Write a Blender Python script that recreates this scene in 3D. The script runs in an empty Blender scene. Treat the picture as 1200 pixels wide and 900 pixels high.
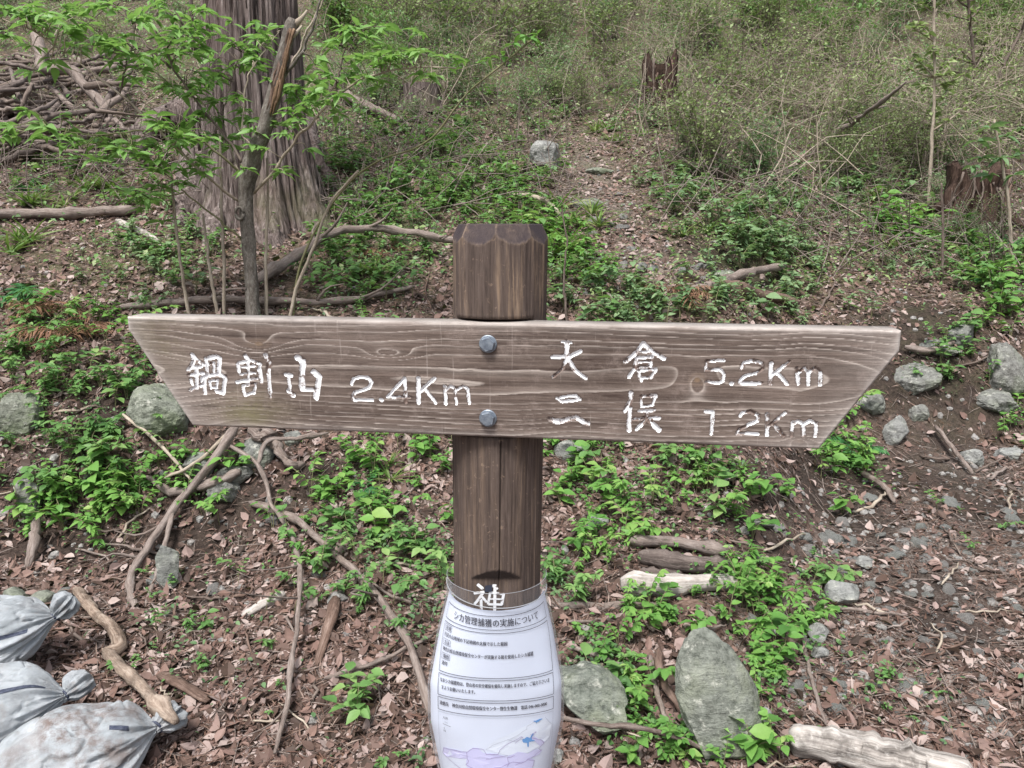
import bpy, math, random
import numpy as np
from mathutils import Vector

# ------------------------------------------------------------------ camera, sky, sun, exposure
S = bpy.context.scene
COL = S.collection
FPX, PITCH, CAMZ = 924.0, math.radians(12), 1.5
cam = bpy.data.objects.new('camera', bpy.data.cameras.new('camera'))
COL.objects.link(cam)
cam.location = (0, 0, CAMZ)
cam.rotation_euler = (math.radians(90) - PITCH, 0, 0)
cam.data.sensor_width = 36
cam.data.lens = 36 * FPX / 1200
cam.data.clip_start, cam.data.clip_end = 0.05, 400
S.camera = cam
SUN_EL, SUN_AZ = math.radians(62), math.radians(205)
W = bpy.data.worlds.new('World'); S.world = W; W.use_nodes = True
wn, wl = W.node_tree.nodes, W.node_tree.links
sky = wn.new('ShaderNodeTexSky'); sky.sky_type = 'NISHITA'; sky.sun_disc = False
sky.sun_elevation, sky.sun_rotation = SUN_EL, SUN_AZ
sky.dust_density, sky.air_density = 4.0, 1.0
hs = wn.new('ShaderNodeHueSaturation'); hs.inputs['Saturation'].default_value = 0.42
wl.new(sky.outputs[0], hs.inputs['Color'])
wl.new(hs.outputs[0], wn['Background'].inputs[0])
wn['Background'].inputs[1].default_value = 0.062
sun = bpy.data.objects.new('sun', bpy.data.lights.new('sun', 'SUN')); COL.objects.link(sun)
sun.data.energy, sun.data.angle, sun.data.color = 1.5, math.radians(16), (1.0, 0.97, 0.93)
sd = Vector((math.sin(SUN_AZ) * math.cos(SUN_EL), math.cos(SUN_AZ) * math.cos(SUN_EL), math.sin(SUN_EL)))
sun.rotation_euler = sd.to_track_quat('Z', 'Y').to_euler()
S.view_settings.view_transform, S.view_settings.look = 'Standard', 'None'
S.view_settings.exposure, S.view_settings.gamma = 1.78, 1.0
S.render.engine = 'CYCLES'
S.cycles.max_bounces, S.cycles.transparent_max_bounces = 5, 8
S.cycles.use_denoising = True

rng = np.random.default_rng(7)
random.seed(7)

# ------------------------------------------------------------------ noise and terrain
def _h(ix, iy, iz):
    n = (ix.astype(np.uint32) * np.uint32(374761393) + iy.astype(np.uint32) * np.uint32(668265263) + iz.astype(np.uint32) * np.uint32(2246822519))
    n = (n ^ (n >> np.uint32(13))) * np.uint32(1274126177)
    n = (n ^ (n >> np.uint32(15))) * np.uint32(2654435761)
    return ((n ^ (n >> np.uint32(16))) & np.uint32(0xffffff)).astype(np.float64) / 0xffffff

def vnoise(x, y, z=0.0):
    x, y, z = np.broadcast_arrays(np.asarray(x, float), np.asarray(y, float), np.asarray(z, float))
    xi, yi, zi = np.floor(x), np.floor(y), np.floor(z)
    fx, fy, fz = x - xi, y - yi, z - zi
    fx, fy, fz = [t * t * (3 - 2 * t) for t in (fx, fy, fz)]
    xi, yi, zi = xi.astype(np.int64), yi.astype(np.int64), zi.astype(np.int64)
    r = 0
    for dx in (0, 1):
        for dy in (0, 1):
            for dz in (0, 1):
                w = (fx if dx else 1 - fx) * (fy if dy else 1 - fy) * (fz if dz else 1 - fz)
                r = r + w * _h(xi + dx, yi + dy, zi + dz)
    return r * 2 - 1

def fbm(x, y, z=0.0, o=4):
    r, a, f = 0, 0.5, 1.0
    for k in range(o):
        r = r + a * vnoise(x * f + 17.3 * k, y * f - 9.1 * k, np.asarray(z) * f + 3.7 * k)
        a *= 0.5; f *= 2.03
    return r

def _row_z(py, Y):
    return CAMZ - Y * math.tan(math.atan((py - 450) / FPX) + PITCH)

def _profile(rows):
    ys = [-10, 0.5] + [Y for _, Y in rows]
    zs = [-0.05, -0.04] + [_row_z(p, Y) for p, Y in rows]
    Yl, Zl = ys[-1], zs[-1]
    ys += [Yl + 8, Yl + 60]; zs += [Zl + 8 * 0.5, Zl + 8 * 0.5 + 52 * 0.42]
    t = np.linspace(-10, 70, 4000)
    v = np.interp(t, ys, zs)
    k = np.ones(9) / 9
    vs = np.convolve(np.pad(v, 4, mode='edge'), k, mode='valid')
    return t, vs
PL = _profile([(900, 1.95), (800, 2.3), (700, 2.8), (650, 3.1), (620, 3.25), (600, 3.3), (550, 3.45), (500, 3.65), (450, 3.9), (400, 4.25), (350, 4.75), (300, 5.35), (254, 6.0), (200, 6.9), (150, 8.2), (100, 10), (50, 12.3), (0, 15)])
PC = _profile([(900, 1.95), (800, 2.25), (700, 2.65), (600, 3.15), (500, 3.75), (400, 4.45), (350, 4.9), (300, 5.5), (254, 6.3), (200, 7.6), (150, 9.2), (100, 11), (50, 13.2), (0, 16)])
PR = _profile([(900, 1.95), (800, 2.3), (700, 2.85), (650, 3.2), (600, 3.65), (550, 4.2), (520, 4.5), (500, 4.62), (450, 4.8), (400, 5.05), (370, 5.3), (350, 5.6), (300, 6.5), (254, 7.6), (200, 9), (150, 10.6), (100, 12.4), (50, 14.5), (0, 17.3)])

def ground(x, y, fine=True):
    x, y = np.broadcast_arrays(np.asarray(x, float), np.asarray(y, float))
    u = np.clip(x / np.maximum(y, 1.5), -0.8, 0.8) + 0.06 * vnoise(x * 0.9, y * 0.9, 3)
    def ss(a, b):
        t = np.clip((u - a) / (b - a), 0, 1); return t * t * (3 - 2 * t)
    a, b = ss(-0.40, -0.14), ss(0.22, 0.42)
    l, c, r = np.interp(y, *PL), np.interp(y, *PC), np.interp(y, *PR)
    z = (l * (1 - a) + c * a) * (1 - b) + r * b
    far = np.clip((y - 4) / 8, 0, 1)
    z = z + (0.02 + 0.16 * far) * fbm(x * 1.3, y * 1.3, 1, 3)
    if fine:
        z = z + 0.022 * fbm(x * 9, y * 9, 5, 3) * np.clip((y - 1.2) / 0.5, 0.2, 1)
    return z

F_ = np.array([0, math.cos(PITCH), -math.sin(PITCH)])
U_ = np.array([0, math.sin(PITCH), math.cos(PITCH)])
R_ = np.array([1.0, 0, 0])
CAMP = np.array([0, 0, CAMZ])
def ray(px, py):
    return F_ + R_ * (px - 600) / FPX - U_ * (py - 450) / FPX
_t = 1.0 + 60 * np.linspace(0, 1, 2600) ** 2
def at(px, py, lift=0.0):
    """where the sight line through a point of the photograph meets the ground"""
    d = ray(px, py); P = CAMP + _t[:, None] * d
    g = ground(P[:, 0], P[:, 1]) + lift
    k = np.argmax(P[:, 2] < g)
    if k == 0: k = len(_t) - 1
    a, b = P[k - 1], P[k]
    da, db = a[2] - g[k - 1], g[k] - b[2]
    return a + (b - a) * da / max(da + db, 1e-9)
def pt(px, py, Y):
    d = ray(px, py); return CAMP + d * (Y / d[1])
def mpp(P):
    """metres per photograph pixel at a point"""
    return float((np.asarray(P) - CAMP) @ F_) / FPX

# ------------------------------------------------------------------ mesh helpers
def put(name, me, parent=None):
    o = bpy.data.objects.new(name, me); COL.objects.link(o)
    if parent is not None: o.parent = parent
    return o
def tag(o, label=None, cat=None, group=None, kind=None):
    for k, v in (('label', label), ('category', cat), ('group', group), ('kind', kind)):
        if v: o[k] = v
    return o
def empty(name, loc, rz=0):
    o = put(name, None); o.location = [float(v) for v in loc]; o.rotation_euler = (0, 0, rz); o.empty_display_size = 0.05
    return o

class MB:
    def __init__(s): s.V, s.F, s.M, s.T, s.L, s.n = [], [], [], [], [], 0
    def add(s, V, F, mat=0, tint=0.5):
        lc = tube.last[1] if tube.last[0] is V else None
        V = np.asarray(V, float).reshape(-1, 3); F = np.asarray(F, int)
        s.L.append(V if lc is None else lc)
        if F.shape[1] == 4: F = np.concatenate([F[:, [0, 1, 2]], F[:, [0, 2, 3]]])
        s.V.append(V); s.F.append(F + s.n); s.M.append(np.full(len(F), mat) if np.isscalar(mat) else np.asarray(mat))
        s.T.append(np.full(len(V), tint) if np.isscalar(tint) else np.asarray(tint)); s.n += len(V)
        return s
    def scatter(s, tpl, pos, rot, mat=0, tint=None):
        V, F = tpl; N = len(pos)
        if N == 0: return s
        P = np.einsum('nij,vj->nvi', rot, V) + pos[:, None, :]
        FF = (F[None] + (np.arange(N) * len(V))[:, None, None]).reshape(-1, 3)
        t = np.random.default_rng(N).random(N) if tint is None else tint
        return s.add(P.reshape(-1, 3), FF, mat, np.repeat(t, len(V)))
    def mesh(s, name, mats, smooth=True):
        V, F, M, T, L = [np.concatenate(a) for a in (s.V, s.F, s.M, s.T, s.L)]
        me = bpy.data.meshes.new(name)
        me.vertices.add(len(V)); me.vertices.foreach_set('co', V.astype(np.float32).ravel())
        me.loops.add(F.size); me.loops.foreach_set('vertex_index', F.astype(np.int32).ravel())
        me.polygons.add(len(F)); me.polygons.foreach_set('loop_start', np.arange(0, F.size, 3, dtype=np.int32))
        me.polygons.foreach_set('material_index', M.astype(np.int32))
        me.polygons.foreach_set('use_smooth', np.full(len(F), smooth))
        a = me.attributes.new('tint', 'FLOAT', 'POINT'); a.data.foreach_set('value', T.astype(np.float32))
        a = me.attributes.new('lc', 'FLOAT_VECTOR', 'POINT'); a.data.foreach_set('vector', L.astype(np.float32).ravel())
        for m in (mats if isinstance(mats, (list, tuple)) else [mats]): me.materials.append(m)
        me.update(calc_edges=True)
        return me
    def obj(s, name, mats, parent=None, smooth=True): return put(name, s.mesh(name, mats, smooth), parent)

def attr(me, name, vals):
    a = me.attributes.new(name, 'FLOAT', 'POINT'); a.data.foreach_set('value', np.asarray(vals, np.float32)); return a

def tube(pts, rad, n=6, rough=0.0, seed=0, caps=True, flat=1.0):
    pts = np.asarray(pts, float); k = len(pts); rad = np.broadcast_to(np.asarray(rad, float), (k,))
    T = np.gradient(pts, axis=0); T /= np.linalg.norm(T, axis=1)[:, None] + 1e-12
    ref = np.array([0, 0, 1.0]) if abs(T[:, 2]).mean() < 0.8 else np.array([0, 1.0, 0])
    A = np.cross(T, ref); A /= np.linalg.norm(A, axis=1)[:, None] + 1e-12
    B = np.cross(A, T)
    th = np.arange(n) * 2 * math.pi / n
    R = rad[:, None] * np.ones((1, n))
    sl = np.concatenate([[0], np.cumsum(np.linalg.norm(np.diff(pts, axis=0), axis=1))]); rm = rad.mean() + 1e-6
    if rough:
        q = sl[:, None] / rm
        R = R * (1 + rough * vnoise(np.cos(th)[None] * 1.5 + seed * 7.7, np.sin(th)[None] * 1.5, q * .28 + seed * 3.1) + rough * .7 * vnoise(np.cos(th)[None] * 4 + seed, np.sin(th)[None] * 4, q * .5 + seed))
        if n >= 12: R = R * (1 + rough * .35 * vnoise(np.cos(th)[None] * 9 + seed, np.sin(th)[None] * 9, q * .35 + seed))
    V = pts[:, None] + A[:, None] * (R * np.cos(th))[..., None] + B[:, None] * (flat * R * np.sin(th))[..., None]
    i = np.arange(k - 1)[:, None] * n; j = np.arange(n)[None]; j2 = (j + 1) % n
    F = np.stack([i + j, i + j2, i + n + j2, i + n + j], -1).reshape(-1, 4)
    F = np.concatenate([F[:, [0, 1, 2]], F[:, [0, 2, 3]]])
    V = V.reshape(-1, 3)
    if caps:
        V = np.concatenate([V, pts[[0, -1]]]); c0, c1 = len(V) - 2, len(V) - 1
        a = np.arange(n); b = (a + 1) % n
        F = np.concatenate([F, np.stack([b, a, np.full(n, c0)], -1), np.stack([a + (k - 1) * n, b + (k - 1) * n, np.full(n, c1)], -1)])
    lc = np.stack([rm * np.cos(th)[None] + 0 * sl[:, None], rm * np.sin(th)[None] + 0 * sl[:, None], sl[:, None] + 0 * th[None]], -1).reshape(-1, 3) + seed * .37
    if caps: lc = np.concatenate([lc, lc[[0, -1]]])
    tube.last = (V, lc)
    return V, F
tube.last = (None, None)

def curve(P, n, jit=0.0, seed=0):
    """n points along a smooth line through P, with a little wander"""
    P = np.asarray(P, float); k = len(P)
    s = np.concatenate([[0], np.cumsum(np.linalg.norm(np.diff(P, axis=0), axis=1))]); t = np.linspace(0, s[-1], n)
    m = np.gradient(P, s, axis=0) if k > 2 else np.repeat(((P[1] - P[0]) / s[-1])[None], 2, 0)
    i = np.clip(np.searchsorted(s, t, side='right') - 1, 0, k - 2); h = (s[i + 1] - s[i])[:, None]; u = ((t - s[i])[:, None]) / h
    C = (2*u**3 - 3*u**2 + 1) * P[i] + (u**3 - 2*u**2 + u) * h * m[i] + (-2*u**3 + 3*u**2) * P[i+1] + (u**3 - u**2) * h * m[i+1]
    if jit:
        for a in range(3): C[:, a] += jit * vnoise(t * 14 / max(s[-1], .01) * 1.3 + seed * 5.3, a * 9.1 + seed, 0.5) * np.sin(np.linspace(0, math.pi, n)) ** .3
    return C

def rot(yaw, pitch, roll, scale=1.0):
    yaw, pitch, roll, scale = np.broadcast_arrays(*[np.asarray(v, float) for v in (yaw, pitch, roll, scale)])
    c, s = np.cos(yaw), np.sin(yaw); a, b = np.cos(pitch), np.sin(pitch); e, f = np.cos(roll), np.sin(roll)
    z, o = np.zeros_like(c), np.ones_like(c)
    Z = np.stack([np.stack([c, -s, z], -1), np.stack([s, c, z], -1), np.stack([z, z, o], -1)], -2)
    X = np.stack([np.stack([o, z, z], -1), np.stack([z, a, -b], -1), np.stack([z, b, a], -1)], -2)
    Y = np.stack([np.stack([e, z, f], -1), np.stack([z, o, z], -1), np.stack([-f, z, e], -1)], -2)
    return (Z @ X @ Y) * scale[..., None, None]

def leaf_tpl(widths, fold=0.12, droop=0.25, rows=None):
    """leaf of length 1 along +Y: base point, rows of (left, rib, right), tip"""
    k = len(widths); ts = np.linspace(0, 1, k + 2)[1:-1] if rows is None else rows
    V = [(0, 0, 0)]
    for t, w in zip(ts, widths):
        d = -droop * t * t
        V += [(-w, t - .04, d + fold * w), (0, t, d), (w, t - .04, d + fold * w)]
    V.append((0, 1, -droop))
    F = [(0, 2, 1), (0, 3, 2)]
    for i in range(k - 1):
        a = 1 + 3 * i; b = a + 3
        F += [(a, a + 1, b + 1), (a, b + 1, b), (a + 1, a + 2, b + 2), (a + 1, b + 2, b + 1)]
    a = 1 + 3 * (k - 1); e = 1 + 3 * k
    F += [(a, a + 1, e), (a + 1, a + 2, e)]
    return np.array(V, float), np.array(F, int)[:, ::-1]
LANCE = leaf_tpl([.11, .17, .155, .09], .5, .28)
OVATE = leaf_tpl([.22, .30, .20], .35, .22)
SMALL = leaf_tpl([.26], .3, .15)
DRY = leaf_tpl([.19, .27, .2], .45, .22)
DRYC = leaf_tpl([.24, .36, .27], -.6, -.3)
NEEDLE = leaf_tpl([.06], .3, .2)

def icosphere(sub):
    p = (1 + 5 ** .5) / 2
    V = [(-1, p, 0), (1, p, 0), (-1, -p, 0), (1, -p, 0), (0, -1, p), (0, 1, p), (0, -1, -p), (0, 1, -p), (p, 0, -1), (p, 0, 1), (-p, 0, -1), (-p, 0, 1)]
    F = [(0, 11, 5), (0, 5, 1), (0, 1, 7), (0, 7, 10), (0, 10, 11), (1, 5, 9), (5, 11, 4), (11, 10, 2), (10, 7, 6), (7, 1, 8), (3, 9, 4), (3, 4, 2), (3, 2, 6), (3, 6, 8), (3, 8, 9), (4, 9, 5), (2, 4, 11), (6, 2, 10), (8, 6, 7), (9, 8, 1)]
    V = [np.array(v) / np.linalg.norm(v) for v in V]
    for _ in range(sub):
        mid, G = {}, []
        def m(a, b):
            k = (min(a, b), max(a, b))
            if k not in mid:
                v = V[a] + V[b]; V.append(v / np.linalg.norm(v)); mid[k] = len(V) - 1
            return mid[k]
        for a, b, c in F:
            x, y, z = m(a, b), m(b, c), m(c, a)
            G += [(a, x, z), (b, y, x), (c, z, y), (x, y, z)]
        F = G
    return np.array(V), np.array(F)
ICO = {k: icosphere(k) for k in range(5)}

def rock_shape(seed, sub=3, cuts=9, rough=0.10):
    """a unit stone: sphere cut by random planes and roughened"""
    V, F = ICO[sub]; V = V.copy(); r = np.random.default_rng(seed)
    for _ in range(cuts):
        n = r.normal(size=3); n /= np.linalg.norm(n); d = r.uniform(.55, .85)
        q = V @ n; k = np.maximum(q - d, 0); V = V - (k * 0.93)[:, None] * n
    nn = fbm(V[:, 0] * 1.8 + seed, V[:, 1] * 1.8, V[:, 2] * 1.8, 4)
    f2 = fbm(V[:, 0] * 6 + seed, V[:, 1] * 6, V[:, 2] * 6, 3)
    f3 = -np.abs(fbm(V[:, 0] * 3 + seed, V[:, 1] * 3 + V[:, 2] * 2, V[:, 2] * 3, 3))
    V = V * (1 + rough * 1.6 * nn + rough * .7 * f2 + rough * .9 * f3)[:, None]
    return V / np.abs(V).max(0), F

# ------------------------------------------------------------------ materials
class NT:
    def __init__(s, name):
        s.m = bpy.data.materials.new(name); s.m.use_nodes = True; s.t = s.m.node_tree
        s.b = s.t.nodes['Principled BSDF']; s.out = s.t.nodes['Material Output']
        s.co = s.t.nodes.new('ShaderNodeTexCoord').outputs['Object']
    def n(s, typ, **kw):
        x = s.t.nodes.new(typ)
        for k, v in kw.items():
            if k.startswith('_'): setattr(x, k[1:], v)
            else: s.set(x.inputs[k], v)
        return x
    def set(s, sock, v):
        if hasattr(v, 'is_linked'): s.t.links.new(v, sock)
        else: sock.default_value = (*v, 1.0) if isinstance(v, tuple) and len(v) == 3 and sock.type == 'RGBA' else v
    def scale(s, sc):
        return s.n('ShaderNodeMapping', Vector=s.co, Scale=sc).outputs[0]
    def noise(s, sc, det=4, rough=.55, co=None, dist=0.0):
        return s.n('ShaderNodeTexNoise', Vector=co if co is not None else s.co, Scale=sc, Detail=det, Roughness=rough, Distortion=dist).outputs['Fac']
    def ramp(s, fac, stops):
        x = s.n('ShaderNodeValToRGB', Fac=fac); e = x.color_ramp.elements
        while len(e) < len(stops): e.new(0.5)
        for el, (p, c) in zip(e, stops): el.position = p; el.color = (*c, 1) if len(c) == 3 else c
        return x.outputs[0]
    def fr(s, fac, a, b, lo=0.0, hi=1.0):
        return s.n('ShaderNodeMapRange', Value=fac, **{'From Min': a, 'From Max': b, 'To Min': lo, 'To Max': hi}).outputs[0]
    def mix(s, f, a, b, mode='MIX'):
        x = s.n('ShaderNodeMixRGB', _blend_type=mode, Fac=f, Color1=a, Color2=b); return x.outputs[0]
    def math(s, op, a, b=0.0):
        x = s.n('ShaderNodeMath', _operation=op); s.set(x.inputs[0], a); s.set(x.inputs[1], b); return x.outputs[0]
    def at(s, name): return s.n('ShaderNodeAttribute', _attribute_name=name).outputs['Fac']
    def rnd(s): return s.n('ShaderNodeObjectInfo').outputs['Random']
    def geo(s, k): return s.n('ShaderNodeNewGeometry').outputs[k]
    def bump(s, h, strength=.3, dist=.01):
        s.set(s.b.inputs['Normal'], s.n('ShaderNodeBump', Height=h, Strength=strength, Distance=dist).outputs[0])
    def done(s, col=None, rough=.8, spec=.3, metal=0.0):
        if col is not None: s.set(s.b.inputs['Base Color'], col)
        s.set(s.b.inputs['Roughness'], rough); s.b.inputs['Specular IOR Level'].default_value = spec; s.b.inputs['Metallic'].default_value = metal
        return s.m

def leaf_mat(name, stops, trans=0.35, rough=.5, objrand=0.35):
    s = NT(name)
    f = s.math('ADD', s.math('MULTIPLY', s.at('tint'), 1 - objrand), s.math('MULTIPLY', s.rnd(), objrand))
    c = s.ramp(f, stops)
    c = s.mix(s.fr(s.noise(60, 2), .35, .7, 0, .25), c, s.mix(.5, c, (0.02, 0.03, 0.01)))
    s.done(c, rough, .35)
    if trans:
        t = s.n('ShaderNodeBsdfTranslucent', Color=s.mix(.35, c, (0.25, 0.42, 0.05)))
        mx = s.n('ShaderNodeMixShader', Fac=trans)
        s.t.links.new(s.b.outputs[0], mx.inputs[1]); s.t.links.new(t.outputs[0], mx.inputs[2]); s.t.links.new(mx.outputs[0], s.out.inputs[0])
    return s.m
M = {}
M['leaf'] = leaf_mat('spring_leaf', [(0, (.06, .145, .045)), (.35, (.11, .24, .07)), (.7, (.175, .325, .10)), (1, (.27, .40, .14))], objrand=.55)
M['leaf_bright'] = leaf_mat('bright_leaf', [(0, (.07, .18, .04)), (.35, (.12, .28, .06)), (.7, (.19, .37, .085)), (1, (.30, .42, .13))], objrand=.55)
M['leaf_shoot'] = leaf_mat('shoot_leaf', [(0, (.11, .24, .06)), (.35, (.19, .36, .10)), (.7, (.28, .46, .145)), (1, (.40, .54, .21))], .42, .45)
M['leaf_cool'] = leaf_mat('cool_leaf', [(0, (.07, .15, .065)), (.5, (.155, .265, .12)), (1, (.27, .38, .20))], objrand=.5)
M['leaf_olive'] = leaf_mat('olive_leaf', [(0, (.10, .118, .055)), (.3, (.19, .24, .105)), (.65, (.28, .37, .15)), (1, (.41, .46, .25))], objrand=.5)
M['fern'] = leaf_mat('fern_leaf', [(0, (.03, .12, .04)), (.5, (.055, .19, .06)), (1, (.10, .26, .07))])
M['dry_orange'] = leaf_mat('dry_cedar', [(0, (.11, .052, .033)), (.5, (.215, .108, .067)), (1, (.31, .20, .13))], .15, .8)
M['litter'] = leaf_mat('dead_leaf', [(0, (.028, .018, .015)), (.25, (.085, .052, .041)), (.45, (.165, .103, .088)), (.58, (.215, .133, .108)), (.7, (.285, .21, .193)), (.84, (.40, .325, .30)), (.94, (.33, .24, .21)), (1, (.29, .135, .065))], .08, .7, .1)
M['shred'] = leaf_mat('needle_shreds', [(0, (.035, .02, .016)), (.35, (.11, .06, .045)), (.65, (.18, .118, .092)), (.9, (.28, .215, .185)), (1, (.36, .29, .25))], .0, .9, .1)
M['grass'] = leaf_mat('grass_blade', [(0, (.06, .14, .03)), (.6, (.13, .24, .05)), (1, (.28, .27, .12))], .3, .5)

def wood_mat(name, cols, fine=90, along=7, bump=.5, blot=.5):
    """bark or bare wood: streaks that run along the limb, blotches, specks of lichen and dirt"""
    s = NT(name); lc = s.n('ShaderNodeAttribute', _attribute_name='lc').outputs['Vector']
    co = s.n('ShaderNodeMapping', Vector=lc, Scale=(fine, fine, along)).outputs[0]; co2 = s.n('ShaderNodeMapping', Vector=lc, Scale=(fine * 2.6, fine * 2.6, along * 3)).outputs[0]
    g = s.noise(1.0, 6, .7, co, .8); f = s.noise(1.0, 4, .7, co2); b = s.noise(11, 5, .65); k = s.noise(55, 4, .7)
    c = s.ramp(s.math('ADD', s.math('MULTIPLY', g, .6), s.math('MULTIPLY', f, .4)), [(.33, cols[0]), (.49, cols[1]), (.66, cols[2])])
    c = s.mix(s.fr(b, .5, .68, 0, blot), c, tuple(v * .75 for v in cols[0]))
    c = s.mix(s.fr(k, .56, .68, 0, .4), c, cols[2])
    c = s.mix(s.math('MULTIPLY', s.rnd(), .3), c, s.mix(.5, c, cols[2]))
    s.bump(s.math('ADD', g, s.math('MULTIPLY', f, .6)), bump, .006)
    return s.done(c, .88, .15)
M['twig'] = wood_mat('twig_bark', [(.05, .036, .03), (.13, .10, .085), (.24, .20, .175)])
M['deadwood'] = wood_mat('dead_wood', [(.075, .054, .047), (.185, .148, .128), (.30, .26, .242)], 80, 9, .8)
M['palewood'] = wood_mat('pale_wood', [(.13, .105, .09), (.38, .345, .315), (.56, .53, .50)], 60, 5, .9, .6)
M['redwood'] = wood_mat('rotten_wood', [(.045, .028, .022), (.125, .082, .064), (.25, .185, .155)], 70, 6, .9)
M['firewood'] = wood_mat('grey_brown_firewood', [(.035, .026, .023), (.125, .10, .09), (.25, .21, .19)], 70, 6, .9)
M['weathered'] = wood_mat('silver_weathered_wood', [(.035, .028, .024), (.33, .30, .275), (.56, .535, .505)], 46, 3.2, 1.0, .7)
M['peeled'] = wood_mat('peeled_stick', [(.075, .05, .037), (.24, .18, .14), (.43, .365, .305)], 90, 9, .9, .75)
M['darkwood'] = wood_mat('dark_rotten_wood', [(.013, .008, .007), (.042, .026, .020), (.105, .07, .055)], 40, 6, 1.0)
M['stem'] = wood_mat('green_stem', [(.08, .09, .045), (.15, .15, .075), (.25, .23, .15)], 90, 9, .1, .2)
M['sapling'] = wood_mat('sapling_bark', [(.045, .037, .031), (.125, .108, .093), (.27, .255, .232)], 70, 24, .9, .6)
M['splitwood'] = wood_mat('split_heartwood', [(.055, .03, .02), (.17, .105, .065), (.33, .235, .165)], 120, 6, 1.0)
M['palestem'] = wood_mat('pale_stem', [(.15, .115, .085), (.31, .26, .205), (.46, .41, .345)], 70, 7, .5, .4)

def cedar_mat():
    s = NT('cedar_bark'); co = s.scale((38, 38, 2.2))
    g = s.noise(1.0, 8, .68, co, .4); b = s.noise(1.4, 4)
    c = s.ramp(g, [(.34, (.028, .021, .019)), (.45, (.115, .09, .083)), (.58, (.22, .18, .168)), (.72, (.39, .345, .325))])
    c = s.mix(s.fr(b, .5, .7, 0, .45), c, s.mix(.5, c, (.20, .115, .09)))
    z = s.n('ShaderNodeSeparateXYZ', Vector=s.co).outputs[2]
    moss = s.math('MULTIPLY', s.fr(z, .75, .1), s.fr(s.noise(2.3, 4), .5, .66))
    c = s.mix(s.math('MULTIPLY', moss, .5), c, (.11, .13, .06))
    s.bump(g, 1.0, .035)
    return s.done(c, .9, .15)
M['cedar'] = cedar_mat()

def rock_mat(name, base, light, moss=0.35, mcol=(.12, .15, .08), streak=0.0):
    s = NT(name)
    a = s.noise(9, 10, .7); b = s.noise(45, 6, .7); m = s.noise(4.5, 6, .65); k = s.noise(22, 6, .7); v = s.noise(1.0, 6, .7, s.n('ShaderNodeMapping', Vector=s.co, Rotation=(.5, .4, .9), Scale=(6, 30, 30)).outputs[0])
    c = s.ramp(s.math('ADD', s.math('MULTIPLY', a, .6), s.math('MULTIPLY', v, .4)), [(.34, tuple(q * .5 for q in base)), (.49, base), (.64, light)])
    c = s.mix(s.math('MULTIPLY', s.rnd(), .45), c, s.mix(.5, c, (.2, .175, .155)))
    c = s.mix(s.fr(b, .4, .68, 0, .55), c, light)
    c = s.mix(s.fr(b, .44, .33, 0, .6), c, tuple(q * .4 for q in base))
    c = s.mix(s.fr(m, .47, .6, 0, moss), c, mcol)
    c = s.mix(s.fr(k, .57, .66, 0, .7), c, (.45, .45, .40))
    s.bump(s.math('ADD', s.math('ADD', a, v), s.math('MULTIPLY', b, .6)), .8, .02)
    return s.done(c, .8, .25)
M['rock'] = rock_mat('grey_rock', (.135, .14, .13), (.29, .295, .28))
M['rock_moss'] = rock_mat('mossy_rock', (.13, .145, .115), (.30, .32, .27), .6)
M['boulder'] = rock_mat('green_grey_boulder', (.115, .13, .11), (.31, .33, .29), .5, (.15, .17, .10))
M['stone'] = rock_mat('blue_grey_stone', (.19, .197, .192), (.37, .375, .36), .2)
M['pebble'] = rock_mat('pebble_stone', (.17, .165, .16), (.40, .39, .375), .15, (.2, .15, .12))

def soil_mat():
    s = NT('forest_soil')
    a = s.noise(5, 8, .7); b = s.noise(45, 5, .7); c_ = s.noise(130, 3, .6)
    c = s.ramp(s.math('ADD', s.math('MULTIPLY', a, .5), s.math('MULTIPLY', b, .5)), [(.33, (.020, .014, .012)), (.47, (.052, .036, .030)), (.58, (.10, .071, .059)), (.7, (.20, .152, .13))])
    for sc_, st_ in ((34, .75), (62, .6)):
        wob = s.n('ShaderNodeMixRGB', _blend_type='ADD', Fac=.035, Color1=s.co, Color2=s.n('ShaderNodeTexNoise', Vector=s.co, Scale=40.0, Detail=3.0).outputs['Color']).outputs[0]
        vo = s.n('ShaderNodeTexVoronoi', Vector=wob, Scale=float(sc_)); sp = s.n('ShaderNodeSeparateColor', Color=vo.outputs['Color'])
        lc_ = s.ramp(sp.outputs[0], [(0, (.03, .02, .016)), (.35, (.085, .052, .041)), (.6, (.165, .105, .085)), (.8, (.25, .18, .155)), (.93, (.36, .285, .26)), (1, (.28, .14, .08))])
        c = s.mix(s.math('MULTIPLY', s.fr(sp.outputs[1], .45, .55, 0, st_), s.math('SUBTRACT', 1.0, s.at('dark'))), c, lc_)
    c = s.mix(s.math('MULTIPLY', s.at('grit'), s.fr(c_, .45, .6)), c, (.26, .235, .215))
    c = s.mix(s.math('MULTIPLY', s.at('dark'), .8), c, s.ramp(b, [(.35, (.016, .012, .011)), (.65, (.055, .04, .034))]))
    c = s.mix(s.math('MULTIPLY', s.at('moss'), s.fr(s.noise(9, 5), .35, .62)), c, s.ramp(b, [(.3, (.035, .05, .02)), (.7, (.11, .13, .055))]))
    s.bump(s.math('ADD', b, s.math('MULTIPLY', c_, .6)), .7, .02)
    return s.done(c, .95, .12)
M['soil'] = soil_mat()

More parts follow.
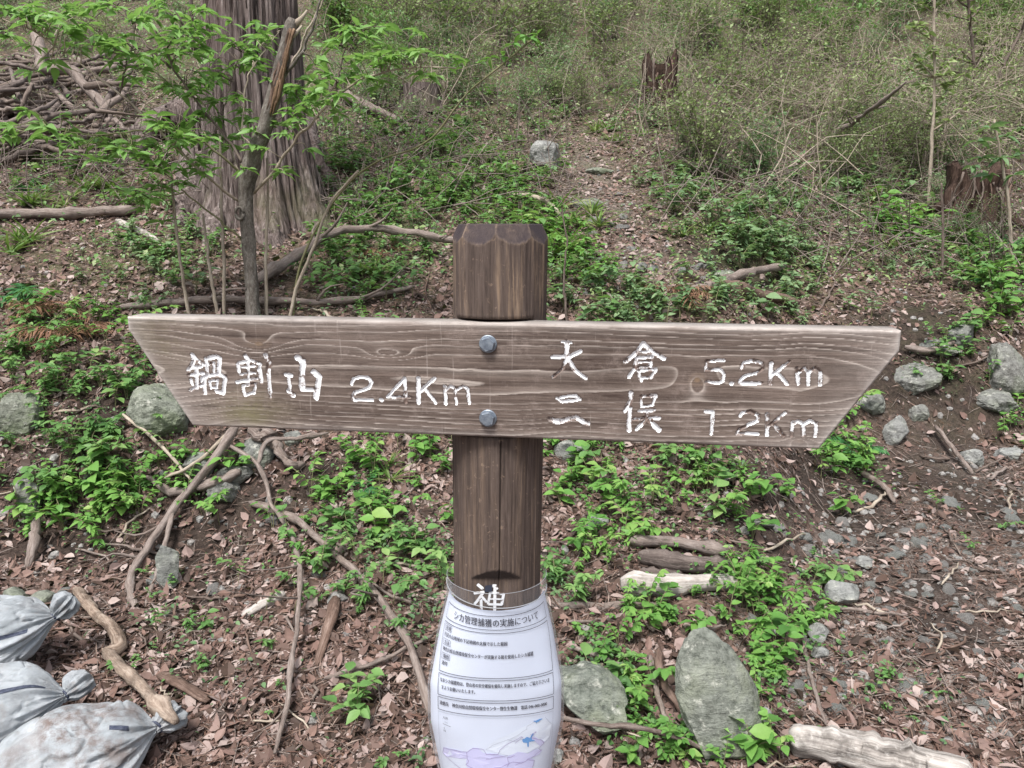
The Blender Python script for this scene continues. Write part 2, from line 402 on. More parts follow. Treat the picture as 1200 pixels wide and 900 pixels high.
# ------------------------------------------------------------------ the ground: one sheet to beyond the crest of the hill
def axis(parts):
    out = [parts[0][0]]
    for a, b, st in parts:
        n = max(1, int(round((b - a) / st))); out += list(np.linspace(a, b, n + 1)[1:])
    return np.array(out)
def blob(x, y, lst):
    """soft patches given by (px, py, rx, ry) in the photograph, laid as ellipses on the ground"""
    r = np.zeros_like(x)
    for px, py, rx, ry in lst:
        c = at(px, py); e = at(px + rx, py); n = at(px, py - ry)
        a, b = abs(e[0] - c[0]), abs(n[1] - c[1]) + .02
        r = np.maximum(r, np.exp(-(((x - c[0]) / a) ** 2 + ((y - c[1]) / b) ** 2) ** 1.0))
    return r
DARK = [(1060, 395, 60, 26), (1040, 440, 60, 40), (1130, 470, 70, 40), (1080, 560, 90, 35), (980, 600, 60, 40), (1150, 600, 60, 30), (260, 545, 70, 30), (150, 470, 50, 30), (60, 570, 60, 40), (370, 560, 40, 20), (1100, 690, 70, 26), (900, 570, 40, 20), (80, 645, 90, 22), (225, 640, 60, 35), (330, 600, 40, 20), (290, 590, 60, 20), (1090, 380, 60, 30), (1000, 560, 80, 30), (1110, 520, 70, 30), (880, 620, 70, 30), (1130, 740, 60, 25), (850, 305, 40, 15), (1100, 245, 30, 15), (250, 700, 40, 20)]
GRIT = [(1080, 640, 130, 60), (1050, 760, 140, 70), (1150, 850, 100, 50), (760, 320, 50, 30), (720, 240, 35, 30), (690, 190, 30, 25), (940, 800, 60, 50), (1150, 560, 60, 40)]
TRAIL = [(790, 345, 44, 18), (765, 318, 50, 18), (745, 290, 50, 17), (728, 262, 46, 16), (716, 236, 42, 16), (706, 210, 38, 15), (697, 186, 36, 13), (690, 166, 36, 12)]
GREEN = [(480, 220, 130, 70), (470, 160, 100, 50), (900, 280, 160, 40), (760, 350, 90, 30), (150, 310, 140, 40), (620, 290, 50, 40), (650, 110, 300, 70), (1000, 150, 250, 120), (300, 120, 300, 60)]
gx = axis([(-60, -14, 2.5), (-14, -6, .25), (-6, -3.2, .06), (-3.2, 3.4, .027), (3.4, 6.5, .06), (6.5, 14, .25), (14, 60, 2.5)])
gy = axis([(-14, 0, 1.0), (0, 1.5, .06), (1.5, 5.6, .027), (5.6, 9, .05), (9, 18, .15), (18, 70, 1.6)])
X, Y = np.meshgrid(gx, gy)
Z = ground(X, Y)
nx, ny = len(gx), len(gy)
i = (np.arange(ny - 1)[:, None] * nx + np.arange(nx - 1)[None]).ravel()
mb = MB(); mb.add(np.stack([X, Y, Z], -1).reshape(-1, 3), np.stack([i, i + 1, i + nx + 1, i + nx], -1))
gob = mb.obj('ground', M['soil']); tag(gob, 'sloping forest floor of dark soil and trodden path', kind='structure')
xf, yf = X.ravel(), Y.ravel()
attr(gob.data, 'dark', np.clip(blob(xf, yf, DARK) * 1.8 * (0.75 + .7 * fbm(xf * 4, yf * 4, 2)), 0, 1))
attr(gob.data, 'grit', np.clip(blob(xf, yf, GRIT) * .8 + .1, 0, 1))
attr(gob.data, 'moss', np.clip(blob(xf, yf, GREEN) * .9 + np.clip((yf - 9) / 6, 0, .7), 0, 1))

# ------------------------------------------------------------------ great cedar on the left
def cedar():
    B = at(293, 262); root = empty('cedar_tree', (B[0], B[1] + .35, B[2] - .05))
    tag(root, 'massive cedar trunk with peeling vertical bark and flaring roots', 'tree')
    nt, nz = 320, 150
    th = np.linspace(0, 2 * math.pi, nt, endpoint=False)[None]; z = (np.linspace(0, 1, nz) ** 1.3 * 8.0 - .5)[:, None]
    lobes = sum(a * np.exp(-((np.angle(np.exp(1j * (th - t0)))) / w) ** 2) for t0, w, a in ((3.3, .45, 1.1), (4.2, .35, .9), (5.05, .3, 1.0), (5.9, .4, 1.1), (.8, .5, .8), (2.2, .5, .8)))
    r = .345 - .012 * z + .07 * np.exp(-np.maximum(z, 0) / .6) + .19 * lobes * np.exp(-np.maximum(z, -.25) / .34)
    r = r + .028 * lobes * np.exp(-z / 1.6)
    tw = th + .05 * z
    stripe = vnoise(np.cos(tw) * 9, np.sin(tw) * 9, z * 1.7) * .6 + vnoise(np.cos(tw) * 22, np.sin(tw) * 22, z * 3.2 + 4) * .45 + vnoise(np.cos(tw) * 4, np.sin(tw) * 4, z * 2.4 + 8) * .9 + vnoise(np.cos(tw) * 45, np.sin(tw) * 45, z * 3) * .2
    fur = np.abs(vnoise(np.cos(tw) * 13 + 3, np.sin(tw) * 13, z * .9 + 9)); fur2 = np.abs(vnoise(np.cos(tw) * 28 + 3, np.sin(tw) * 28, z * 1.6 + 2))
    r = r + .024 * stripe - .035 * np.exp(-(fur / .10) ** 2) - .014 * np.exp(-(fur2 / .12) ** 2)
    P = np.stack([r * np.cos(th), r * np.sin(th), z + 0 * th], -1)
    i = np.arange(nz - 1)[:, None] * nt; j = np.arange(nt)[None]; j2 = (j + 1) % nt
    MB().add(P.reshape(-1, 3), np.stack([i + j, i + j2, i + nt + j2, i + nt + j], -1).reshape(-1, 4)).obj('trunk', M['cedar'], root)
    o = np.array(root.location)
    for k, (pts, r0, r1) in enumerate([([(238, 165, .25), (200, 160, .16), (170, 170, .08), (140, 195, -.06)], .17, .10), ([(235, 205, .2), (222, 235, .08), (210, 262, -.05)], .12, .06), ([(352, 175, .2), (372, 205, .06), (392, 225, -.06)], .13, .07), ([(300, 215, .25), (315, 250, .1), (330, 285, -.06)], .13, .06), ([(262, 225, .2), (255, 262, .08), (246, 290, -.06)], .1, .05)]):
        C = curve([at(x, y) + (0, 0, l) for x, y, l in pts], 14, .02, k) - o
        V, F = tube(C, np.linspace(r0, r1, 14), 18, .35, k + 20)
        MB().add(V, F).obj('root', M['cedar'], root)
    # dead stubs and hanging bark strips
    for k in range(16):
        a, z0 = random.uniform(3.4, 6.1), random.uniform(.3, 2.6)
        rr = .40 + .2 * math.exp(-z0 / .4); L = random.uniform(.25, .7)
        C = np.array([[(rr + .012 * math.sin(3 * t)) * math.cos(a + .05 * t), (rr + .012 * math.sin(3 * t)) * math.sin(a + .05 * t), z0 + L * t] for t in np.linspace(0, 1, 7)])
        V, F = tube(C, .012, 5, .4, k, True, .35); MB().add(V, F).obj('bark_strip', M['cedar'], root)
cedar()

def stump(px, py, wpx, hpx, label, mat, name='tree_stump', hollow=False, roots=0):
    B = at(px, py); m = mpp(B); R = wpx * m / 2; H = hpx * m
    root = empty(name, B - (0, 0, .06)); tag(root, label, 'stump')
    nt, nz = 64, 14
    th = np.linspace(0, 2 * math.pi, nt, endpoint=False)[None]; t = np.linspace(0, 1, nz)[:, None]
    top = H + .06 + .05 * H * vnoise(np.cos(th) * 3, np.sin(th) * 3, 5) * (6 if hollow else 1)
    r = R * (1 + .35 * np.exp(-t * 5) * (1 + .6 * np.sin(5 * th + px)) + (.07 + .16 * hollow) * vnoise(np.cos(th) * 7, np.sin(th) * 7, t * 2 + px) + .16 * hollow * vnoise(np.cos(th) * 3, np.sin(th) * 3, t * 3 + px))
    P = np.stack([r * np.cos(th), r * np.sin(th), t * top], -1)
    i = np.arange(nz - 1)[:, None] * nt; j = np.arange(nt)[None]; j2 = (j + 1) % nt
    MB().add(P.reshape(-1, 3), np.stack([i + j, i + j2, i + nt + j2, i + nt + j], -1).reshape(-1, 4)).obj('bark', mat, root)
    rim = P[-1]; c = rim.mean(0) - (0, 0, (.4 * H if hollow else -.003))
    rings = np.concatenate([rim * .985 + c * .015 - (0, 0, .004), rim * .5 + c * .5, c[None]])
    a = np.arange(nt); b = (a + 1) % nt
    F = np.concatenate([np.stack([a, b, b + nt], -1), np.stack([a, b + nt, a + nt], -1), np.stack([a + nt, b + nt, np.full(nt, 2 * nt)], -1)])
    MB().add(rings, F).obj('cut_top', M['darkwood' if hollow else 'deadwood'], root)
    for k in range(34 if hollow else 0):
        a = random.uniform(0, 6.28); h0 = top.mean() * random.uniform(.55, 1.02); w = []
        for t_ in np.linspace(0, 1, 8):
            rr_ = R * (1.06 + .30 * t_ ** 2) + .02 * math.sin(5 * t_ + k); aa = a + .5 * t_ * math.sin(k * 1.7) + .08 * math.sin(9 * t_ + k); w.append((rr_ * math.cos(aa), rr_ * math.sin(aa), h0 * (1 - t_)))
        V, F = tube(np.array(w), np.linspace(.010, .004, 8) * random.uniform(.5, 1.6), 5, .3, k); MB().add(V, F).obj('hanging_root', M['twig' if k % 3 else 'redwood'], root)
    for k in range(roots):
        a = k * 6.28 / roots + .4; L = R * random.uniform(2, 3.2)
        C = [np.array([math.cos(a) * s, math.sin(a) * s, 0]) + (0, 0, ground(B[0] + math.cos(a) * s, B[1] + math.sin(a) * s) - B[2] + .06 + h) for s, h in ((R * .7, .3 * H), (R * 1.3, .08), (L, -.03))]
        V, F = tube(curve(C, 9, .02, k), np.linspace(R * .28, R * .08, 9), 8, .3, k); MB().add(V, F).obj('root', mat, root)
stump(493, 128, 46, 27, 'small sawn grey tree stump on the slope behind the sapling', M['cedar'])
stump(772, 142, 36, 68, 'dark ragged rotten stump standing under the hillside thicket', M['darkwood'], 'rotten_stump', True)
stump(1140, 262, 58, 62, 'wide brown rotten stump with roots on the right bank', M['darkwood'], 'rotten_stump', True, 6)

# ------------------------------------------------------------------ signpost
def wood_board_mat():
    s = NT('board_wood')
    def st(sc, det=5, rot=(0, 0, 0)): return s.noise(1.0, det, .7, s.n('ShaderNodeMapping', Vector=s.co, Rotation=rot, Scale=sc).outputs[0])
    g = s.at('grain'); ed = s.at('edge'); fine = st((5, 5, 170)); mid = st((3, 3, 45)); blot = s.noise(7, 6, .7)
    f = s.math('ADD', s.math('ADD', s.math('MULTIPLY', fine, .4), s.math('MULTIPLY', mid, .3)), s.math('MULTIPLY', blot, .3))
    base = s.ramp(f, [(.36, (.036, .023, .019)), (.47, (.092, .068, .057)), (.57, (.150, .114, .097)), (.67, (.235, .192, .168))])
    c = s.mix(s.math('MULTIPLY', g, s.fr(st((6, 6, 60)), .32, .62, .25, 1.0)), base, (.46, .405, .365))
    for a, sc in ((.9, (160, 10, 9)), (-.7, (190, 10, 8))):
        c = s.mix(s.fr(st(sc, 3, (0, a, 0)), .67, .75, 0, .35), c, (.40, .35, .32))
    c = s.mix(s.fr(s.noise(26, 7, .8), .53, .68, 0, .38), c, (.33, .27, .245))
    c = s.mix(s.fr(s.noise(3.3, 4, .6), .52, .66, 0, .25), c, (.30, .25, .225))
    c = s.mix(s.fr(st((9, 9, 90)), .40, .30, 0, .8), c, (.05, .033, .028))
    c = s.mix(s.math('MULTIPLY', s.at('stain'), s.fr(s.noise(30, 6, .75), .36, .6, .1, .9)), c, (.155, .14, .075))
    c = s.mix(s.at('knot'), c, (.22, .15, .095))
    c = s.mix(s.math('MULTIPLY', ed, s.fr(s.noise(16, 6, .7), .35, .6, .35, 1.0)), c, (.44, .405, .38))
    c = s.mix(s.at('groove'), c, (.06, .042, .036))
    s.bump(s.math('ADD', fine, s.math('MULTIPLY', s.noise(150, 3), .4)), .5, .003)
    return s.done(c, .75, .22)
M['board'] = wood_board_mat()
def paint_mat():
    s = NT('worn_white_paint'); n = s.noise(160, 4, .65)
    c = s.mix(s.fr(s.math('ADD', s.noise(115, 4, .65), s.math('MULTIPLY', s.at('wear'), .27)), .615, .69), (.74, .75, .77), (.14, .10, .085))
    c = s.mix(s.fr(s.noise(90, 3), .5, .75, 0, .3), c, (.5, .47, .45))
    s.bump(n, .3, .002)
    return s.done(c, .6, .35)
M['paint'] = paint_mat()
def post_mat():
    s = NT('post_wood'); co = s.scale((170, 170, 9)); g = s.noise(1.0, 8, .8, co, .6); co2 = s.scale((48, 48, 3.5)); g2 = s.noise(1.0, 5, .6, co2)
    c = s.ramp(g, [(.32, (.034, .025, .021)), (.48, (.078, .057, .048)), (.66, (.13, .099, .084))])
    pale = s.math('MULTIPLY', s.fr(g2, .47, .60), s.fr(s.noise(1.0, 5, .75, s.scale((260, 260, 12))), .45, .60))
    c = s.mix(s.math('MULTIPLY', s.math('MULTIPLY', pale, s.at('worn')), .75), c, (.33, .235, .16))
    c = s.mix(s.fr(s.noise(110, 4, .7), .61, .70, 0, .5), c, (.30, .22, .16))
    c = s.mix(s.math('MULTIPLY', s.at('cap'), s.fr(s.noise(30, 5), .35, .6, .55, 1)), c, (.042, .032, .036))
    c = s.mix(s.math('MULTIPLY', s.at('ridge'), s.fr(s.noise(70, 4, .7), .40, .62, .05, .75)), c, (.25, .185, .14))
    c = s.mix(s.math('MULTIPLY', s.at('scoop'), .75), c, (.045, .037, .034))  # shadow of the arched lip, painted into the wood colour on its slope
    c = s.mix(s.at('crack'), c, (.02, .014, .012))
    s.bump(g, .5, .004)
    return s.done(c, .75, .25)
M['post'] = post_mat()
s_ = NT('zinc_bolt'); M['bolt'] = (s_.bump(s_.noise(220, 4), .3, .001), s_.done(s_.ramp(s_.noise(130, 5, .7), [(.35, (.15, .18, .225)), (.65, (.30, .345, .40))]), .45, .5, .6))[1]

POSTX, POSTY, POSTR = -0.0185, 1.04, 0.0612
LEAN = math.radians(0.7)
ZTOP = 1.4905
YAW = -0.13613538
BEX = np.array([math.cos(YAW), math.sin(YAW), 0]); BEZ = np.array([0, 0, 1.0]); BN = np.array([math.sin(YAW), -math.cos(YAW), 0])
BO = np.array([POSTX, .968, 1.29763]); BH = .145947; BT = 0.036
TLx, TRx, BRx, BLx = -.4945338, .4733915, .3930612, -.4151677
def b2(px, py):
    """board coordinates (along, up) of a point seen in the photograph"""
    d = ray(px, py); k = ((BO - CAMP) @ BN) / (d @ BN); P = CAMP + d * k - BO
    return np.array([P @ BEX, P @ BEZ])

sign = empty('signpost', (POSTX - .018, POSTY, float(ground(POSTX, POSTY)) - .02))
tag(sign, 'weathered wooden trail signpost with carved white lettering on two-way pointing board', 'signpost')
SO = np.array(sign.location)

def post():
    th = np.concatenate([np.linspace(-math.pi / 2 - 1.75, -math.pi / 2 + 1.75, 230), np.linspace(-math.pi / 2 + 1.75, 1.5 * math.pi - 1.75, 40)[1:-1]])
    zz = np.concatenate([np.linspace(SO[2] - .1, .95, 12), np.linspace(.95, 1.19, 110)[1:], np.linspace(1.19, 1.40, 50)[1:], np.linspace(1.40, ZTOP, 60)[1:]])
    T, Zg = np.meshgrid(th, zz)
    R = POSTR + .0008 * vnoise(np.cos(T) * 20, np.sin(T) * 20, Zg * 3) + .0012 * vnoise(np.cos(T) * 3, np.sin(T) * 3, Zg * 5)
    R0 = R.copy()
    # chamfered top, eight planes
    cap = np.zeros_like(R); best = np.full_like(R, 9.0); second = best.copy()
    for k in range(8):
        a = -math.pi / 2 + math.radians(18.5 + 45 * k); ca = np.cos(T - a)
        q = np.where(ca > .2, (.0500 + (ZTOP - Zg) * .46) / np.maximum(ca, .2), 9.0)
        second = np.minimum(second, np.maximum(q, best)); best = np.minimum(best, q)
    cap = (best < R).astype(float); R = np.minimum(R, best)
    ridge = np.clip(1 - (second - best) / .0016, 0, 1) * cap + np.clip(1 - np.abs(best - R0) / .0012, 0, 1) * .6
    # flat recess for the painted place name, with an arched upper lip
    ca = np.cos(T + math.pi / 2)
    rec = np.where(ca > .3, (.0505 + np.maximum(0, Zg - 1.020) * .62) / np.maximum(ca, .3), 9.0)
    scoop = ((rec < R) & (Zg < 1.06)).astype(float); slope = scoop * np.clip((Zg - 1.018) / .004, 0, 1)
    R = np.where(Zg < 1.06, np.minimum(R, rec), R)
    # notch that the board sits in
    zb0, zb1 = BO[2] - BH / 2 - .001, BO[2] + BH / 2 + .001
    nb = (BO - BN * BT)[:2]
    inb = (Zg > zb0) & (Zg < zb1)
    num = (nb - np.array([POSTX, POSTY])) @ BN[:2]; den = np.cos(T) * BN[0] + np.sin(T) * BN[1]
    R = np.where(inb & (den > .2), np.minimum(R, (num - .001) / np.maximum(den, .2)), R)
    # drying crack down the middle
    w = T + math.pi / 2 - .06 - .03 * vnoise(Zg * 6, 0, 3); cr = np.exp(-(w / .010) ** 2) * np.clip((1.222 - Zg) / .01, 0, 1) * np.clip((Zg - 1.0) / .03, 0, 1)
    R = R - .005 * cr
    x, y, z = R * np.cos(T), R * np.sin(T), Zg
    P = np.stack([x + (z - 1.25) * math.tan(LEAN) + POSTX, y + POSTY, z], -1) - SO
    nt, nz = len(th), len(zz)
    i = np.arange(nz - 1)[:, None] * nt; j = np.arange(nt)[None]; j2 = (j + 1) % nt
    V = P.reshape(-1, 3); F = np.stack([i + j, i + j2, i + nt + j2, i + nt + j], -1).reshape(-1, 4)
    F = np.concatenate([F[:, [0, 1, 2]], F[:, [0, 2, 3]]])
    V = np.concatenate([V, P[-1].mean(0)[None]]); a = np.arange(nt) + (nz - 1) * nt; b = (np.arange(nt) + 1) % nt + (nz - 1) * nt
    F = np.concatenate([F, np.stack([a, b, np.full(nt, len(V) - 1)], -1)])
    o = MB().add(V, F).obj('post', M['post'], sign)
    e = lambda v, l: np.concatenate([v.ravel(), [l]])
    worn = np.clip((Zg - 1.36) / .03, .35, 1)
    for nme, v, l in (('cap', cap, 1), ('ridge', ridge, 0), ('scoop', slope, 0), ('crack', cr, 0), ('worn', worn * (1 - .6 * slope), 0)): attr(o.data, nme, e(v, l))
    o.data.polygons.foreach_set('use_smooth', np.ones(len(o.data.polygons), bool))
    return o
post_ob = post()

# carved strokes, (points, width), read off the photograph in its pixels
def zs(ox, oy, sc, lst): return [([(ox + x / sc, oy + y / sc) for x, y in p], w / sc) for p, w in lst]
G_NABE = zs(200, 390, 6, [([(150, 152), (165, 195), (125, 262)], 24), ([(152, 155), (190, 195), (228, 225)], 20), ([(140, 243), (215, 238)], 20), ([(128, 297), (230, 283)], 19), ([(182, 238), (185, 385)], 22), ([(140, 325), (152, 362)], 17), ([(222, 312), (205, 352)], 15), ([(140, 402), (170, 385), (240, 362)], 22),
    ([(248, 182), (262, 290)], 20), ([(250, 182), (320, 165), (345, 178), (338, 292)], 26), ([(268, 222), (305, 208), (303, 278)], 14), ([(235, 312), (242, 425)], 24), ([(236, 308), (330, 292), (384, 308), (370, 425), (325, 412)], 24), ([(275, 345), (282, 385)], 14), ([(272, 340), (332, 333), (324, 385)], 14), ([(282, 388), (326, 384)], 14)])
G_WARI = zs(200, 390, 6, [([(522, 158), (545, 192)], 24), ([(472, 222), (480, 268)], 22), ([(478, 212), (560, 196), (632, 218), (618, 262)], 18), ([(500, 243), (592, 234)], 14), ([(490, 292), (592, 280)], 17), ([(466, 347), (606, 322)], 20), ([(545, 200), (545, 352)], 17), ([(508, 375), (520, 440)], 19), ([(510, 370), (598, 358), (586, 425)], 18), ([(520, 440), (582, 420)], 16), ([(628, 255), (640, 348)], 24), ([(668, 158), (692, 210), (686, 280)], 30), ([(688, 280), (700, 420), (703, 452)], 22)])
G_YAMA = zs(200, 390, 6, [([(805, 292), (845, 300)], 26), ([(828, 300), (842, 425)], 20), ([(828, 408), (862, 440)], 30), ([(892, 172), (930, 200), (922, 290), (925, 395)], 40), ([(920, 400), (1015, 402)], 28), ([(1005, 275), (1045, 310), (1022, 455)], 36)])
G_24 = zs(400, 420, 6, [([(72, 178), (88, 142), (135, 130), (190, 138), (213, 168), (195, 205), (145, 222), (95, 238), (78, 272), (88, 292), (220, 292)], 20), ([(276, 290), (286, 292)], 26), ([(445, 140), (325, 270), (480, 275)], 19), ([(445, 140), (455, 310)], 22), ([(542, 138), (545, 312)], 26), ([(655, 140), (555, 232)], 22), ([(588, 215), (665, 315)], 20), ([(728, 195), (735, 320)], 20), ([(738, 222), (768, 195), (798, 212), (810, 320)], 18), ([(812, 222), (850, 194), (888, 212), (900, 320)], 18)])
G_DAI = zs(620, 380, 6, [([(238, 122), (292, 128)], 20), ([(266, 128), (266, 235)], 28), ([(165, 230), (290, 226), (362, 190)], 25), ([(262, 245), (238, 312), (172, 368)], 22), ([(275, 243), (322, 322), (398, 380)], 26)])
G_KURA = zs(620, 380, 6, [([(802, 130), (755, 200), (678, 262)], 28), ([(802, 132), (860, 188), (948, 242)], 30), ([(780, 197), (842, 192)], 15), ([(762, 236), (868, 228), (852, 302)], 20), ([(770, 268), (852, 262)], 14), ([(766, 304), (852, 298)], 14), ([(758, 240), (745, 310), (704, 370)], 25), ([(772, 328), (782, 385)], 20), ([(768, 325), (892, 316), (858, 375)], 22), ([(780, 380), (862, 370)], 16), ([(786, 388), (792, 398)], 20)])
G_NI = zs(620, 380, 6, [([(198, 520), (235, 545), (350, 528)], 20), ([(220, 515), (325, 498), (360, 530)], 18), ([(148, 668), (210, 685), (330, 655), (412, 700)], 34)])
G_MATA = zs(620, 380, 6, [([(715, 478), (718, 530), (675, 608)], 27), ([(708, 590), (704, 745)], 30), ([(788, 508), (792, 580)], 16), ([(788, 508), (892, 500), (868, 565)], 20), ([(792, 580), (870, 566)], 13), ([(772, 612), (880, 604)], 21), ([(735, 668), (916, 658)], 24), ([(828, 612), (822, 670), (756, 740)], 24), ([(848, 678), (914, 745)], 32)])
G_52 = zs(800, 380, 4.2857, [([(205, 183), (122, 183), (117, 228), (188, 228), (209, 250), (203, 285), (178, 295), (120, 290)], 15), ([(243, 297), (249, 298)], 18), ([(297, 220), (306, 195), (350, 183), (395, 195), (402, 225), (370, 245), (310, 260), (291, 280), (290, 297), (395, 297)], 16), ([(446, 195), (440, 298)], 18), ([(535, 188), (455, 252)], 16), ([(470, 240), (524, 300)], 16), ([(572, 222), (582, 302)], 15), ([(582, 240), (610, 222), (630, 242), (630, 305)], 16), ([(634, 240), (664, 222), (690, 242), (690, 305)], 16)])
G_12 = zs(800, 380, 4.2857, [([(115, 438), (150, 437), (145, 550)], 16), ([(290, 460), (302, 444), (340, 438), (380, 456), (376, 485), (330, 505), (284, 528), (274, 548), (378, 550)], 16), ([(425, 450), (424, 556)], 17), ([(514, 445), (436, 510)], 16), ([(456, 500), (506, 560)], 16), ([(553, 492), (546, 560)], 15), ([(556, 500), (580, 486), (606, 502), (606, 560)], 16), ([(612, 500), (640, 484), (672, 498), (666, 560)], 16)])
def pick(G, *idx): return [[G[k] for k in ii] for ii in idx]
GLYPHS = [(g, .1) for g in (G_NABE, G_WARI, G_YAMA)] + [(g, .08) for g in pick(G_24, [0], [1], [2, 3], [4, 5, 6], [7, 8, 9])] + [(g, .12) for g in (G_DAI, G_KURA, G_NI, G_MATA)] + \
    [(g, .30) for g in pick(G_52, [0], [1], [2], [3, 4, 5], [6, 7, 8])] + [(g, .26) for g in pick(G_12, [0], [1], [2, 3, 4], [5, 6, 7])]

def seg_dist(P, pts, widths):
    """distance of points to a stroke's edge (negative inside)"""
    d = np.full(len(P), 1.0)
    for a, b, wa, wb in zip(pts[:-1], pts[1:], widths[:-1], widths[1:]):
        ab = b - a; t = np.clip(((P - a) @ ab) / (ab @ ab + 1e-12), 0, 1)
        d = np.minimum(d, np.linalg.norm(P - a - t[:, None] * ab, axis=1) - (wa + (wb - wa) * t) / 2)
    return d

def board():
    st = .00105
    ys = np.linspace(-BH / 2, BH / 2, 138)
    tt = (ys + BH / 2) / BH
    nx, ny = 925, 138
    u = np.linspace(0, 1, nx)[None]; v = tt[:, None]
    tip = .018                                              # short upright edge below the upper corners
    lx = np.where(v > 1 - tip / BH, TLx, BLx + (TLx - BLx) * v / (1 - tip / BH)); rx = np.where(v > 1 - .024 / BH, TRx, BRx + (TRx - BRx) * v / (1 - .024 / BH))
    A = lx + (rx - lx) * u; Bz = np.broadcast_to(ys[:, None], A.shape)
    P2 = np.stack([A.ravel(), Bz.ravel()], -1)
    sd = np.full(len(P2), 1.0); gid = np.full(len(P2), -1); wear = np.zeros(len(P2))
    for g, (gl, wr) in enumerate(GLYPHS):
        if True:
            for pts, w in gl:
                q = np.array([b2(*p) for p in pts]); wm = w * (b2(pts[0][0] + 1, pts[0][1])[0] - b2(*pts[0])[0])
                lo, hi = q.min(0) - .02, q.max(0) + .02
                m = np.where((P2 > lo).all(1) & (P2 < hi).all(1))[0]
                k = len(q); ww = wm * (np.ones(k) if w > 12 or k > 2 else np.linspace(1, .9, k))
                ww = np.full(k, wm) * 1.02 + .0007
                if k == 2 and w > 13: q = np.array([q[0] + (q[1] - q[0]) * t for t in (0, .25, .5, .75, 1)]); ww = ww[0] * np.array([1.18, .95, .82, .92, 1.12])
                elif w > 13: ww = ww * np.interp(np.linspace(0, 1, k), [0, .3, .7, 1], [1.12, .9, .95, 1.15])
                d = seg_dist(P2[m] + .0005 * np.stack([vnoise(P2[m, 0] * 220, P2[m, 1] * 220, 1), vnoise(P2[m, 0] * 220, P2[m, 1] * 220, 9)], -1), q, ww)
                c = d < sd[m]; sd[m[c]] = d[c]
                n = m[d < .004]; gid[n] = g; wear[n] = wr
    # growth rings of a flat-sawn board, bent round its knots
    a, z = P2[:, 0], P2[:, 1]
    w1 = .017 * fbm(a * 3.2, z * 9, 1, 3) + .004 * fbm(a * 9, z * 30, 4, 2) + .0006 * vnoise(a * 60, z * 90, 8)
    zc = .006 + .012 * a
    dep = .016 + .030 * np.abs(vnoise(a * 3.1 + 4, 0, 2)) + .02 * (a + .5)
    rho = np.sqrt((z - zc + w1) ** 2 + dep ** 2)
    knot = np.zeros(len(P2)); stain = np.zeros(len(P2))
    for px, py, rx_, ry_, kv in ((303, 403, .017, .007, .7), (290, 482, .030, .016, .0), (817, 445, .010, .009, .8), (936, 517, .006, .003, .5), (455, 415, .015, .004, .0)):
        c = b2(px, py); e = ((a - c[0]) / rx_) ** 2 + ((z - c[1]) / ry_) ** 2
        rho = rho + .012 * np.exp(-e / 4.5); knot = np.maximum(knot, kv * np.exp(-e * 2.2) * (.6 + .4 * np.sin(np.sqrt(e) * 9)))
    c = b2(290, 480); stain = np.exp(-(((a - c[0]) / .045) ** 2 + ((z - c[1]) / .024) ** 2)); c = b2(180, 400); stain = np.maximum(stain, .45 * np.exp(-(((a - c[0]) / .05) ** 2 + ((z - c[1]) / .05) ** 2)))
    ph = (rho / .0064 + .35 * vnoise(rho * 260, 3, 3)) % 1.0
    grain = np.exp(-((1 - ph) / .15) ** 2) * np.clip((1.0 - ph) / .06, 0, 1) ** .5 + .40 * ph ** 2.5 * (ph < .97)
    grain *= .85 + .3 * vnoise(a * 7, z * 25, 6)
    grain = np.clip(grain, 0, 1)
    er = np.minimum(np.minimum(a - np.broadcast_to(lx, A.shape).ravel(), np.broadcast_to(rx, A.shape).ravel() - a) * .8, BH / 2 - np.abs(z))
    edge = np.exp(-np.clip(er, 0, 1) / .0035) * .8 + .35 * np.exp(-np.clip(a - np.broadcast_to(lx, A.shape).ravel(), 0, 1) / .03) + .35 * np.exp(-np.clip(np.broadcast_to(rx, A.shape).ravel() - a, 0, 1) / .04)
    dent = .0009 * fbm(a * 30, z * 30, 3, 2)
    cut = np.clip(-sd / .0016, 0, 1)
    depth = -.0024 * cut + .00022 * grain * (1 - cut) + dent * .6 - .003 * np.clip(1 - er / .003, 0, 1) ** 2
    front = BO + a[:, None] * BEX + z[:, None] * BEZ + depth[:, None] * BN - SO
    i = (np.arange(ny - 1)[:, None] * nx + np.arange(nx - 1)[None]).ravel()
    Q = np.stack([i, i + 1, i + nx + 1, i + nx], -1)
    fsd = sd[Q].mean(1); fg = gid[Q].max(1)
    ispaint = (fsd < -.0001) & (fg >= 0)
    # rim and back
    ring = np.concatenate([np.arange(nx), np.arange(1, ny) * nx + nx - 1, (ny - 1) * nx + np.arange(nx - 2, -1, -1), np.arange(ny - 2, 0, -1) * nx])
    bk = front[ring] - BN * BT; k = len(ring); r0 = len(front); q = np.arange(k); q2 = (q + 1) % k
    V = np.concatenate([front, front[ring], bk, bk.mean(0)[None]])
    Fr = np.concatenate([np.stack([r0 + q, r0 + q2, r0 + k + q2], -1), np.stack([r0 + q, r0 + k + q2, r0 + k + q], -1), np.stack([r0 + k + q, r0 + k + q2, np.full(k, r0 + 2 * k)], -1)])
    Qb = Q[~ispaint]
    F = np.concatenate([Qb[:, [0, 1, 2]], Qb[:, [0, 2, 3]], Fr])
    o = MB().add(V, F).obj('board', M['board'], sign)
    e = lambda v, l: np.concatenate([v, np.full(2 * k + 1, l)])
    groove = np.clip(1 - np.abs(sd - .0002) / .0012, 0, 1) * .9 * (.55 + .45 * vnoise(a * 60, z * 60, 2))
